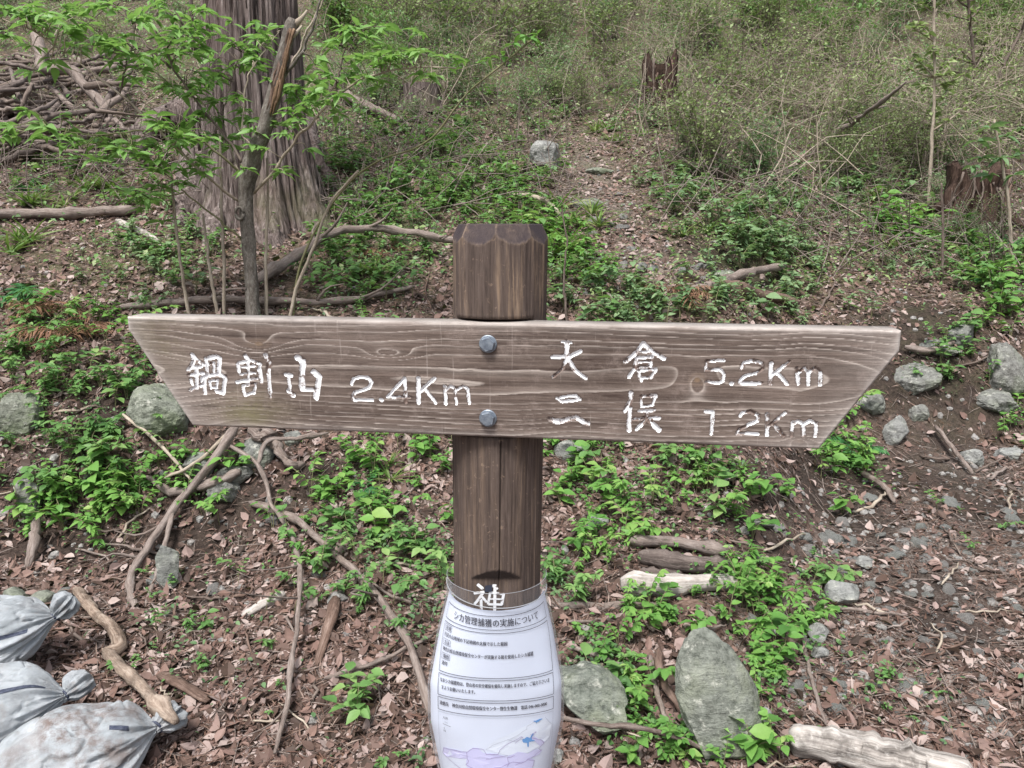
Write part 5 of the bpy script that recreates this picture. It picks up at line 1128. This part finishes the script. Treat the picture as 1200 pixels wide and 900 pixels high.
SP = [  # patches: px, py, rx, ry, number, size, colour
    (560, 215, 80, 45, 34, 1.2, 'leaf'), (415, 235, 50, 50, 26, 1.1, 'leaf'), (590, 150, 90, 30, 30, 1.2, 'leaf_cool'), (400, 170, 50, 40, 22, 1.2, 'leaf'), (180, 225, 60, 30, 16, 1.0, 'leaf_bright'), (840, 215, 60, 26, 24, 1.3, 'leaf_cool'),
    (45, 445, 50, 40, 16, 1.1, 'leaf'), (90, 540, 80, 45, 26, 1.05, 'leaf'), (130, 590, 70, 26, 24, 1.0, 'leaf_bright'), (100, 385, 50, 22, 12, 1.0, 'leaf_bright'), (25, 420, 30, 40, 8, 1.0, 'leaf'), (205, 555, 35, 25, 8, .9, 'leaf_bright'), (60, 600, 50, 22, 10, 1.0, 'leaf_bright'), (150, 455, 40, 30, 10, 1, 'leaf'),
    (430, 595, 70, 42, 30, 1.05, 'leaf_bright'), (470, 535, 60, 22, 16, 1.0, 'leaf_bright'), (470, 655, 45, 35, 14, .95, 'leaf'), (495, 715, 30, 30, 8, .9, 'leaf'), (372, 660, 14, 25, 4, 1, 'leaf'), (430, 855, 25, 30, 5, .7, 'leaf'), (495, 885, 14, 14, 4, .8, 'leaf'), (350, 710, 20, 20, 3, .7, 'leaf'), (425, 700, 25, 20, 5, .8, 'leaf'), (520, 660, 12, 40, 4, .8, 'leaf'),
    (690, 560, 40, 32, 20, 1.0, 'leaf_bright'), (745, 600, 45, 30, 14, .95, 'leaf_bright'), (810, 550, 70, 28, 26, 1.0, 'leaf'), (845, 590, 50, 30, 16, 1.0, 'leaf_bright'), (690, 640, 45, 25, 10, .9, 'leaf_bright'), (660, 690, 20, 25, 6, .9, 'leaf'), (985, 540, 22, 42, 18, 1.15, 'leaf_bright'),
    (880, 700, 45, 25, 20, .9, 'leaf_bright'), (905, 745, 40, 32, 16, .9, 'leaf_bright'), (815, 882, 55, 18, 14, .85, 'leaf_bright'), (885, 885, 28, 16, 10, .8, 'leaf_bright'), (700, 790, 40, 22, 9, .8, 'leaf'), (775, 725, 30, 20, 9, .85, 'leaf_bright'), (735, 835, 32, 24, 8, .8, 'leaf_bright'), (965, 700, 16, 14, 5, .9, 'leaf'), (690, 755, 35, 18, 7, .8, 'leaf_bright'), (900, 810, 20, 25, 6, .7, 'leaf_bright'), (930, 665, 40, 20, 4, .6, 'leaf'),
    (760, 350, 65, 32, 40, 1.1, 'leaf_cool'), (890, 362, 55, 16, 20, 1.0, 'leaf_cool'), (700, 320, 40, 28, 16, 1.1, 'leaf_bright'), (645, 290, 30, 30, 14, 1.2, 'leaf_bright'), (450, 300, 60, 38, 26, 1.1, 'leaf'), (480, 225, 70, 40, 40, 1.2, 'leaf'), (500, 165, 55, 28, 26, 1.3, 'leaf'), (600, 235, 50, 30, 26, 1.2, 'leaf'), (160, 310, 70, 36, 18, 1.0, 'leaf_cool'), (60, 200, 60, 26, 14, 1.2, 'leaf'), (190, 300, 50, 20, 10, 1, 'leaf'), (420, 340, 40, 20, 10, 1.0, 'leaf'),
    (1052, 272, 24, 16, 14, 1.6, 'leaf_bright'), (880, 280, 50, 26, 26, 1.3, 'leaf_cool'), (960, 240, 80, 24, 34, 1.4, 'leaf_cool'), (950, 300, 60, 22, 18, 1.1, 'leaf_cool'), (1160, 310, 36, 30, 20, 1.4, 'leaf'), (1180, 360, 30, 22, 12, 1.3, 'leaf_bright'), (1060, 310, 60, 22, 12, 1.1, 'leaf_cool'), (1130, 400, 30, 18, 6, 1, 'leaf'), (1100, 445, 40, 20, 8, .9, 'leaf'), (1190, 500, 16, 16, 6, 1.1, 'leaf_bright'), (800, 245, 40, 26, 16, 1.3, 'leaf_cool'), (740, 280, 40, 18, 6, 1, 'leaf'), (1030, 200, 90, 26, 26, 1.5, 'leaf_cool'), (690, 400, 40, 20, 8, 1, 'leaf'), (370, 400, 100, 20, 8, 1, 'leaf'), (1150, 640, 60, 40, 3, .5, 'leaf'), (1040, 820, 60, 30, 4, .5, 'leaf'), (160, 660, 60, 25, 4, .6, 'leaf'), (190, 760, 40, 40, 5, .55, 'leaf'), (300, 760, 80, 60, 7, .6, 'leaf'), (600, 640, 0.1, 0.1, 0, 1, 'leaf')]
LM_SP = ['on the slope just above the post top', 'right of the great cedar base', 'on the far slope below the sawn stump', 'beside the right cedar root', 'left of the great cedar base', 'at the right border of the upper path', 'on the left bank above the mossy rock',
    'below the mossy rock at the left edge',
    'on the left bank over the dark soil strip',
    'below the dry orange sprays at left',
    'at the far left edge beside the fern',
    'beside the thick bent dead branch',
    'beside the far left grey rock',
    'between the dry sprays and mossy rock',
    'under the board left of the post',
    'close under the board just left of the post',
    'left of the post beside the long curved branch',
    'beside the left edge of the notice',
    'on the long curved branch',
    'in the litter left of the notice',
    'at the foot of the notice',
    'beside the bare trailing vine',
    'between the vine and the notice',
    'touching the left side of the lower post',
    'under the board just right of the post',
    'under the board between post and log stack',
    'under the board above the log stack',
    'right of the log stack top',
    'beside the post above the slim brown stick',
    'close to the right edge of the notice top',
    'under the slanted right end of the board',
    'right of the white log',
    'on the path edge right of the upright boulder',
    'in front of the upright boulder',
    'between the upright boulder and silver log',
    'on top of the low boulder',
    'in front of the white log',
    'in front of the low boulder',
    'beside the largest pale path stone',
    'above the low boulder',
    'right side of the upright boulder',
    'on bare dirt right of the log stack',
    'above the right half of the board',
    'above the board near its right tip',
    'right of the post top',
    'just behind the post top',
    'left of the post top',
    'on the slope behind the post top',
    'near the small sawn stump',
    'on the slope left of the upper path',
    'between the cut sapling and left edge',
    'under the brush heap',
    'left of the bare stems',
    'behind the board left of the post',
    'left of the wide rotten stump',
    'right of the upper path',
    'under the thicket at right',
    'on the bank above the board right end',
    'in front of the wide rotten stump',
    'at the right edge below the stump',
    'between path and wide stump',
    'on the right bank top',
    'around the blocky rock',
    'at the right edge beside the slab',
    'near the dark rotten stump',
    'under the leaning trunk',
    'beside the upper path',
    'just above the board near the post',
    'just above the left half of the board',
    'on the trodden path',
    'beside the silver log',
    'in the dark soil at left',
    'beside the sandbags',
    'in the litter between sandbags and vine',
    'x']
cand = []
r_ = np.random.default_rng(21)
for (px, py, rx, ry, n, s, c), lmk in zip(SP, LM_SP):
    for k in range(int(n * ((1.7 if px < 260 else 1.2) if py > 400 else 2.0) + .5)):
        x, y = px + rx * r_.normal() * .74, py + ry * r_.normal() * .74
        if min(math.hypot((x - t[0]) / t[2], (y - t[1]) / t[3]) for t in TRAIL) < .9: continue
        if y > 915 or (480 < x < 660 and y > 700): continue
        cand.append((at(x, y), s * r_.uniform(.45, 1.25) * (1 if py > 400 else 1.15), c, int(r_.integers(0, 20)), r_.uniform(0, 6.28), lmk))
cand.sort(key=lambda q: q[0][1] / q[1])
LABELS = {'leaf': 'mid green leafy seedling', 'leaf_bright': 'bright green leafy seedling', 'leaf_cool': 'dull green leafy seedling'}
rest = {c: MB() for c in LABELS}; reststem = MB()
for k, (P, s, c, v, a, lmk) in enumerate(cand):
    if k < 290:
        root = empty('seedling', P, a); root.scale = (s, s, s); tag(root, LABELS[c] + ' ' + lmk, 'plant', 'seedlings ' + lmk)
        put('stem', SEEDM[v][0], root); put('leaves', SEEDM[v][1][c], root)
    else:
        Rm = rot(a, 0, 0, s)
        for src, dst in ((SEED[v][0], reststem), (SEED[v][1], rest[c])):
            Vv, Ff, Tt = np.concatenate(src.V), np.concatenate(src.F), np.concatenate(src.T); dst.add(Vv @ Rm.T + P, Ff, 0, Tt)
for c, b in list(rest.items()) + [('stem', reststem)]:
    if b.n: tag(b.obj('ground_cover' if c != 'stem' else 'ground_cover_stems', M[c]), 'low leafy ground cover of seedlings across the slope', kind='stuff')

LEAFLET = leaf_tpl([.27, .27], .35, .22); fine = {c: MB() for c in LABELS}; r_ = np.random.default_rng(5)
for px, py, rx, ry, n, s, c in SP:
    if n < 4: continue
    P0 = at(px, py); e = abs(at(px + rx, py)[0] - P0[0]); f = abs(at(px, py - ry)[1] - P0[1]); k = int(n * 26)
    x, y = P0[0] + e * .8 * r_.normal(size=k), P0[1] + f * .8 * r_.normal(size=k); cl = fbm(x * 7, y * 7, 3, 2) > -.05; x, y = x[cl], y[cl]; k = len(x)
    P = np.stack([x, y, ground(x, y) + r_.uniform(.008, .075, k) * (1 if py > 400 else 1.4)], -1)
    fine[c].scatter(LEAFLET, P, rot(r_.uniform(0, 6.28, k), r_.normal(size=k) * .3, r_.normal(size=k) * .35, r_.uniform(.010, .026, k) * (1 if py > 400 else 1.3)), 0, r_.random(k))
for c, b in fine.items(): tag(b.obj('ground_cover', M[{'leaf_bright': 'leaf', 'leaf': 'leaf_cool', 'leaf_cool': 'leaf_olive'}[c]]), 'fine small leaved sprigs spreading between the seedlings', kind='stuff')

def frond_tpl(n, L=1.0, w=.26, droop=.45, tpl=NEEDLE, seed=0, lw=1.0):
    mb_ = MB(); r = np.random.default_rng(seed); t = np.linspace(0, 1, 10)
    C = np.stack([0 * t, t * L, .55 * t * L - droop * 1.6 * t ** 2 * L], -1)
    V, F = tube(C, np.linspace(.012, .004, 10) * L, 4); mb_.add(V, F)
    tt = np.linspace(.12, .99, n); P = np.stack([np.interp(tt, t, C[:, k]) for k in range(3)], -1); s = w * np.sin(np.pi * np.clip(tt * .85 + .15, 0, 1)) ** .7
    for sg in (-1, 1): mb_.scatter(tpl, P, rot(sg * (-1.15 + .2 * r.normal(size=n)), -.1 + .15 * r.normal(size=n), .2 * r.normal(size=n), s * r.uniform(.8, 1.15, n)))
    return mb_
PINNA = leaf_tpl([.13, .15, .10], .3, .2)
FROND = [frond_tpl(17, 1, .27, .4 + .15 * k, PINNA, k).mesh('frond', M['fern']) for k in range(3)]
DRYF = [frond_tpl(15, 1, .42, .35 + .1 * k, leaf_tpl([.05], .3, .5), 9 + k).mesh('frond', M['dry_orange']) for k in range(3)]
def fern(px, py, size_px, n, label, dry=False, group=None, seed=0, flat=False):
    P = at(px, py); m = mpp(P); root = empty('fern' if not dry else 'dry_cedar_spray', P + (0, 0, .01)); tag(root, label, 'fern' if not dry else 'foliage', group); r = np.random.default_rng(seed + px)
    for k in range(n):
        f = put('frond', (DRYF if dry else FROND)[k % 3], root); s = size_px * m * r.uniform(.7, 1.15)
        f.rotation_mode = 'ZXY'; f.rotation_euler = (r.uniform(-.55, .35) if flat or dry else r.uniform(.0, .5), r.normal() * .3, k * 6.28 / n + r.normal() * .4); f.scale = (s, s, s)
        if dry: f.location = r.normal(size=3) * np.array([.06, .06, .012]) + np.array([0, 0, .03])
fern(26, 352, 60, 8, 'bluish green fern at the left edge above the dry orange sprays')
fern(40, 222, 46, 6, 'small fern among plants under the brush heap')
fern(1000, 530, 46, 5, 'bright grassy fern beside the slanted right board end', seed=3)
fern(430, 575, 40, 6, 'bright fern in the middle of the seedlings left of the post', seed=4)
fern(1185, 285, 44, 6, 'fern at the right edge beside the rotten stump', seed=5)
fern(835, 345, 40, 5, 'fern on the bank above the right half of the board', seed=6)
fern(1140, 330, 40, 6, 'fern just below the wide rotten stump', seed=7)
for px, py, s, n, lb in ((66, 374, 46, 14, 'dry orange cedar spray below the fern at left'), (70, 402, 52, 16, 'largest dry orange cedar spray on the left bank'), (28, 362, 26, 5, 'small dry orange cedar spray touching the left fern'), (122, 395, 26, 5, 'dry orange cedar spray beside the board left tip'), (800, 350, 46, 12, 'dry orange cedar spray above the right half of the board'), (325, 250, 26, 6, 'dry orange cedar spray at the foot of the cedar'), (455, 300, 26, 5, 'dry orange cedar spray left of the post top'), (365, 225, 28, 6, 'dry orange cedar spray by right cedar root')): fern(px, py, s, n, lb, True)

BLADE = leaf_tpl([.035, .04, .03], .4, .55)
GM = []
for k in range(4):
    r = np.random.default_rng(60 + k); n = 26; GM.append(MB().scatter(BLADE, r.normal(size=(n, 3)) * np.array([.02, .02, 0]), rot(r.uniform(0, 6.28, n), r.uniform(.5, 1.35, n), r.normal(size=n) * .4, r.uniform(.5, 1.1, n))).mesh('grass_tuft', M['grass']))
r_ = np.random.default_rng(77)
for k, (px, py, n, h) in enumerate([(10, 290, 7, 30), (60, 235, 8, 26), (120, 225, 6, 24), (640, 305, 6, 34), (660, 265, 6, 30), (440, 320, 3, 30), (610, 205, 7, 22), (560, 185, 6, 20), (730, 160, 6, 20), (850, 265, 5, 24), (970, 215, 7, 24), (1100, 290, 4, 26), (540, 245, 5, 24), (470, 560, 2, 30), (895, 240, 5, 24), (850, 560, 3, 24)]):
    for j in range(n):
        P = at(px + r_.normal() * 26, py + r_.normal() * 10); o = put('grass_tuft', GM[(k + j) % 4]); s = h * mpp(P) * r_.uniform(.7, 1.3); o.scale = (s, s, s); o.rotation_euler = (0, 0, r_.uniform(0, 6.3)); o.location = P
        tag(o, 'small tuft of fine grass on the forest floor', 'grass', 'grass tufts')

# ------------------------------------------------------------------ thicket of thin shrubs on the hillside
def shrub(seed, leafn, ls, tall):
    r = np.random.default_rng(seed); st, lf = MB(), MB()
    for s in range(int(r.integers(7, 12))):
        a = r.uniform(0, 6.28); L = r.uniform(.55, 1.0) * tall; lean = r.uniform(.2, .9)
        C = curve([(.08 * math.cos(a), .08 * math.sin(a), -.05), (math.cos(a) * L * lean * .3, math.sin(a) * L * lean * .3, L * .6), (math.cos(a) * L * lean, math.sin(a) * L * lean, L * (1 - .35 * lean))], 9, .03, s)
        V, F = tube(C, np.linspace(.006, .0022, 9), 4); st.add(V, F)
        for k in range(10):
            i = int(r.integers(2, 9)); d = r.normal(size=3) * np.array([1, 1, .6]) + (0, 0, .35); d /= np.linalg.norm(d); l = r.uniform(.12, .4) * tall
            W_ = curve([C[i], C[i] + d * l * .5 + r.normal(size=3) * .03, C[i] + d * l + r.normal(size=3) * .05], 5); V, F = tube(W_, np.linspace(.0036, .0016, 5), 3, caps=False); st.add(V, F)
            n = leafn; q = r.uniform(0, 1, n); P = np.stack([np.interp(q, np.linspace(0, 1, 5), W_[:, c]) for c in range(3)], -1) + r.normal(size=(n, 3)) * .03
            if n: lf.scatter(SMALL, P, rot(r.uniform(0, 6.28, n), r.normal(size=n) * .5, r.normal(size=n) * .5, r.uniform(.6, 1.3, n) * ls), 0, r.random(n))
    return st, lf
KIND = []
for k, (ln, ls, tall, sm, lm, lab) in enumerate([(10, .045, 1.1, 'twig', 'leaf_olive', 'olive leaved twiggy shrub'), (7, .042, 1.4, 'palestem', 'leaf_olive', 'tall sparse olive shrub'), (9, .045, .8, 'palestem', 'leaf_cool', 'low grey green shrub'), (3, .04, 1.15, 'palestem', 'leaf_olive', 'nearly bare twiggy shrub'), (11, .05, 1.0, 'stem', 'leaf', 'fresh green shrub'), (14, .052, 1.3, 'stem', 'leaf_bright', 'vivid yellow green shrub')]):
    KIND.append([lab, [(lambda ab: (ab[0].mesh('stems', M[sm]), ab[1].mesh('leaves', M[lm])))(shrub(700 + 10 * k + v, ln, ls, tall)) for v in range(3)]])
r_ = np.random.default_rng(31)
def place_shrub(k, P, s, where):
    lab, ms = KIND[k]; root = empty('thicket_shrub', P, r_.uniform(0, 6.28)); root.scale = (s, s, s); tag(root, lab + ' ' + where, 'shrub', lab.replace('shrub', 'shrubs') + ' ' + where)
    a, b = ms[int(r_.integers(0, 3))]; put('stems', a, root); put('leaves', b, root)
def band(n, x0, x1, y0, y1, kinds, smin, smax, where):
    for _ in range(n):
        px, py = r_.uniform(x0, x1), r_.uniform(y0, y1); P = at(px, py)
        place_shrub(int(r_.choice(kinds)), P, r_.uniform(smin, smax), where)
band(56, 800, 1260, 60, 215, [0, 1, 2, 3, 0, 3], .7, 1.15, 'in the thicket behind the leaning trunk')
band(56, 380, 1240, -20, 80, [0, 1, 2, 0, 4], .9, 1.5, 'along the top of the slope')
band(26, 780, 1200, 130, 230, [3, 3, 0, 2], .45, .8, 'at the lower edge of the right thicket')
band(34, 500, 800, 20, 140, [3, 0, 2, 2], .5, .9, 'between the sawn stump and dark stump')
band(16, -60, 240, -10, 70, [0, 2, 1], .8, 1.2, 'behind the brush heap and cedar')
band(12, 880, 1120, -20, 30, [5, 5, 4], .9, 1.3, 'at the top right of the slope')
band(10, 360, 520, 60, 130, [2, 4], .5, .8, 'around the small sawn stump')
band(10, 960, 1240, 200, 255, [2, 0], .4, .7, 'around the wide rotten stump')
for px, py, k, s_z in ((1108, 288, 2, .45), (1150, 292, 2, .4), (1178, 285, 0, .45), (1128, 284, 4, .35), (756, 152, 2, .5), (792, 150, 0, .5), (484, 142, 2, .4)): place_shrub(k, at(px, py), s_z, 'in front of a stump')
# farther up the hill, above the picture's top edge
for _ in range(36):
    y = r_.uniform(14, 24); x = r_.uniform(-.85, .85) * y; place_shrub(int(r_.choice([0, 1, 2, 4])), np.array([x, y, float(ground(x, y))]), r_.uniform(1, 1.7), 'high on the hill beyond the thicket')

# ------------------------------------------------------------------ leaf litter, needles, pebbles: what nobody could count
def on_ground(x, y, lift=0.0):
    e = .02; z = ground(x, y); gxn = (ground(x + e, y) - ground(x - e, y)) / (2 * e); gyn = (ground(x, y + e) - ground(x, y - e)) / (2 * e)
    N = np.stack([-gxn, -gyn, np.ones_like(gxn)], -1); N /= np.linalg.norm(N, axis=1)[:, None]
    return np.stack([x, y, z + lift], -1), N
def lay_rot(N, r, tilt, scale):
    n = len(N); N = N + r.normal(size=(n, 3)) * tilt; N /= np.linalg.norm(N, axis=1)[:, None]
    t = r.normal(size=(n, 3)); t -= (t * N).sum(1)[:, None] * N; t /= np.linalg.norm(t, axis=1)[:, None]
    return np.stack([np.cross(t, N), t, N], -1) * scale[:, None, None]
def spots(n, r, ymax=9.0, ymin=1.4, p=1.7):
    """ground spots, denser near the camera, inside a wide wedge"""
    y = ymin + (ymax - ymin) * r.random(n) ** p; x = (r.random(n) * 2 - 1) * (.84 * y + .8); return x, y
r_ = np.random.default_rng(88)
x, y = spots(250000, r_, 10.0, 1.4, 1.5); dk = blob(x, y, DARK); gt = blob(x, y, GRIT); gr = blob(x, y, GREEN)
clump = .5 + .9 * fbm(x * 2.2, y * 2.2, 7, 3)
keep = r_.random(len(x)) < np.clip(1.0 - .93 * dk - .45 * gt - .35 * gr, .06, 1) * np.clip(clump + .35, .25, 1) + .35 * blob(x, y, TRAIL); x, y = x[keep], y[keep]
P, N = on_ground(x, y, .004); P[:, 2] += r_.random(len(x)) * .012
sc = (.012 + .046 * r_.random(len(x)) ** 2.4) * (1 + .08 * np.clip(y - 3, 0, 6)); lb_n = len(x)
tn = np.clip(r_.random(len(x)) * .9 + .12 * fbm(x * 1.5, y * 1.5, 3, 2), 0, 1)
tn = np.where(r_.random(lb_n) < .5 * blob(x, y, TRAIL), .58 + .3 * r_.random(lb_n), tn)
lb = MB(); kinds = [DRY, DRYC, leaf_tpl([.10, .13, .10], .5, .3), leaf_tpl([.34, .30], .35, -.2), leaf_tpl([.17, .23, .15], 1.0, .1), DRYC]
chip = [leaf_tpl([.27], .45, .2), leaf_tpl([.34], -.5, -.25), leaf_tpl([.13], .5, .25), leaf_tpl([.36], .3, -.15), leaf_tpl([.22], .9, .1), leaf_tpl([.30], -.6, .2)]
which = r_.integers(0, 6, lb_n) + 6 * ((sc * (3.0 / y) < .021) | (y > 5.2))          # the small and the far ones need few faces
for k, tp in enumerate(kinds + chip):
    m_ = which == k; asp = np.stack([r_.uniform(.6, 1.35, m_.sum()), np.ones(m_.sum()), r_.uniform(.3, 1.5, m_.sum())], -1)
    lb.scatter(tp, P[m_], lay_rot(N[m_], r_, .27, sc[m_]) * asp[:, None, :], 0, tn[m_])
tag(lb.obj('leaf_litter', M['litter'], None, False), 'brown and pinkish dead leaves covering the forest floor', kind='stuff')
# cedar needles and shreds of bark
SHRED = leaf_tpl([.035], .6, .15)
x, y = spots(95000, r_, 8.5, 1.4, 1.6); k_ = r_.random(len(x)) < 1 - .8 * blob(x, y, DARK); x, y = x[k_], y[k_]; P, N = on_ground(x, y, .006); P[:, 2] += .016 * r_.random(len(x))
tag(MB().scatter(SHRED, P, lay_rot(N, r_, .22, r_.uniform(.015, .075, len(x)))).obj('needle_litter', M['shred'], None, False), 'reddish needles and bark shreds mixed into the leaf litter', kind='stuff')
# twig crumbs
STICK = tube(np.array([(0, -.5, 0), (.04, .05, .03), (-.02, .5, 0)]), np.array([.022, .024, .012]), 3, caps=False)
x, y = spots(17000, r_, 8.5); P, N = on_ground(x, y, .012)
tb = MB().scatter(STICK, P, lay_rot(N, r_, .18, r_.uniform(.03, .16, len(x)) * r_.uniform(.3, 1, len(x))) * np.stack([r_.uniform(.4, 1, len(x)), np.ones(len(x)), np.ones(len(x))], -1)[:, None, :])
tag(tb.obj('twig_litter', M['deadwood']), 'thin broken twigs and needles strewn over the forest floor', kind='stuff')
# gravel
x, y = spots(26000, r_, 7.5); gt = blob(x, y, GRIT); dk = blob(x, y, DARK); keep = r_.random(len(x)) < np.clip(gt * .55 + .3 * dk + .05, 0, 1); x, y = x[keep], y[keep]
P, N = on_ground(x, y, .002); G = MB(); k = len(x) // 3
for j in range(3):
    s = slice(j * k, (j + 1) * k); V, F = rock_shape(400 + j, 0, 3, .1); G.scatter((V * np.array([1, .8, .6]), F), P[s], lay_rot(N[s], r_, .2, (.003 + .022 * r_.random(k) ** 2.8)))
tag(G.obj('gravel', M['pebble'], None, False), 'fine gravel and crumbs of stone on the dirt path', kind='stuff')
# small leaves of the undergrowth covering the far slope
n = 70000; y = 5.2 + 15 * r_.random(n) ** 1.1; x = (r_.random(n) * 2 - 1) * (.85 * y); gr = blob(x, y, GREEN)
den = np.clip(.55 * gr + np.clip((y - 8) / 6, 0, .75) + .7 * fbm(x * 1.1, y * 1.1, 3, 3), 0.02, 1) * (1 - .8 * blob(x, y, GRIT)) * np.clip(1.15 - 1.15 * blob(x, y, TRAIL), .05, 1); keep = r_.random(n) < den; x, y = x[keep], y[keep]
P, N = on_ground(x, y, .02); P[:, 2] += r_.random(len(x)) ** 1.5 * .32 * np.clip((y - 5) / 5, .25, 1); s = r_.uniform(.025, .06, len(x)); h = len(x) // 2
for a, b, mt in ((0, int(h * .6), 'leaf_olive'), (int(h * .6), int(h * 1.2), 'leaf_cool'), (int(h * 1.2), len(x), 'leaf')):
    tag(MB().scatter(SMALL, P[a:b], lay_rot(N[a:b], r_, .45, s[a:b])).obj('undergrowth', M[mt]), 'small leaved undergrowth carpeting the far slope', kind='stuff')
# pale bare stems tangled through the thicket
n = 3600; y = 7 + 12 * r_.random(n) ** 1.1; x = (r_.random(n) * 2 - 1) * (.85 * y); keep = r_.random(n) < np.clip(.5 + 1.2 * fbm(x * .8, y * .8, 5, 2), .1, 1) * np.clip((x / y + .25) * 4, .25, 1) * (1 - blob(x, y, TRAIL)); x, y = x[keep], y[keep]; n = len(x); P, N = on_ground(x, y, .1); P[:, 2] += .5 * r_.random(n)
WISP = tube(curve([(0, -.5, 0), (.05, -.15, .05), (-.03, .2, .04), (.06, .5, -.06)], 7), np.linspace(.005, .002, 7), 3, caps=False)
tag(MB().scatter(WISP, P, rot(r_.uniform(0, 6.28, n), r_.normal(size=n) * .6 + .9, r_.normal(size=n) * .5, r_.uniform(.5, 1.5, n))).obj('bare_stems', M['palestem']), 'pale bare stems tangled through the hillside thicket', kind='stuff')
# brown dead stalks standing among it
n = 6500; y = 6 + 13 * r_.random(n) ** 1.1; x = (r_.random(n) * 2 - 1) * (.85 * y); keep = r_.random(n) > np.clip(blob(x, y, GRIT) + 1.3 * blob(x, y, TRAIL), 0, 1); x, y = x[keep], y[keep]; n = len(x); P, N = on_ground(x, y, .08); P[:, 2] += .12 * r_.random(n)
STALK = tube(np.array([(0, -.5, 0), (.04, .05, .04), (.0, .5, -.03)]), np.array([.005, .006, .003]), 3, caps=False)
tag(MB().scatter(STALK, P, rot(r_.uniform(0, 6.28, n), r_.normal(size=n) * .8 + .5, 0, r_.uniform(.25, .9, n))).obj('dead_stalks', M['deadwood']), 'thin dead stalks tangled in the undergrowth', kind='stuff')
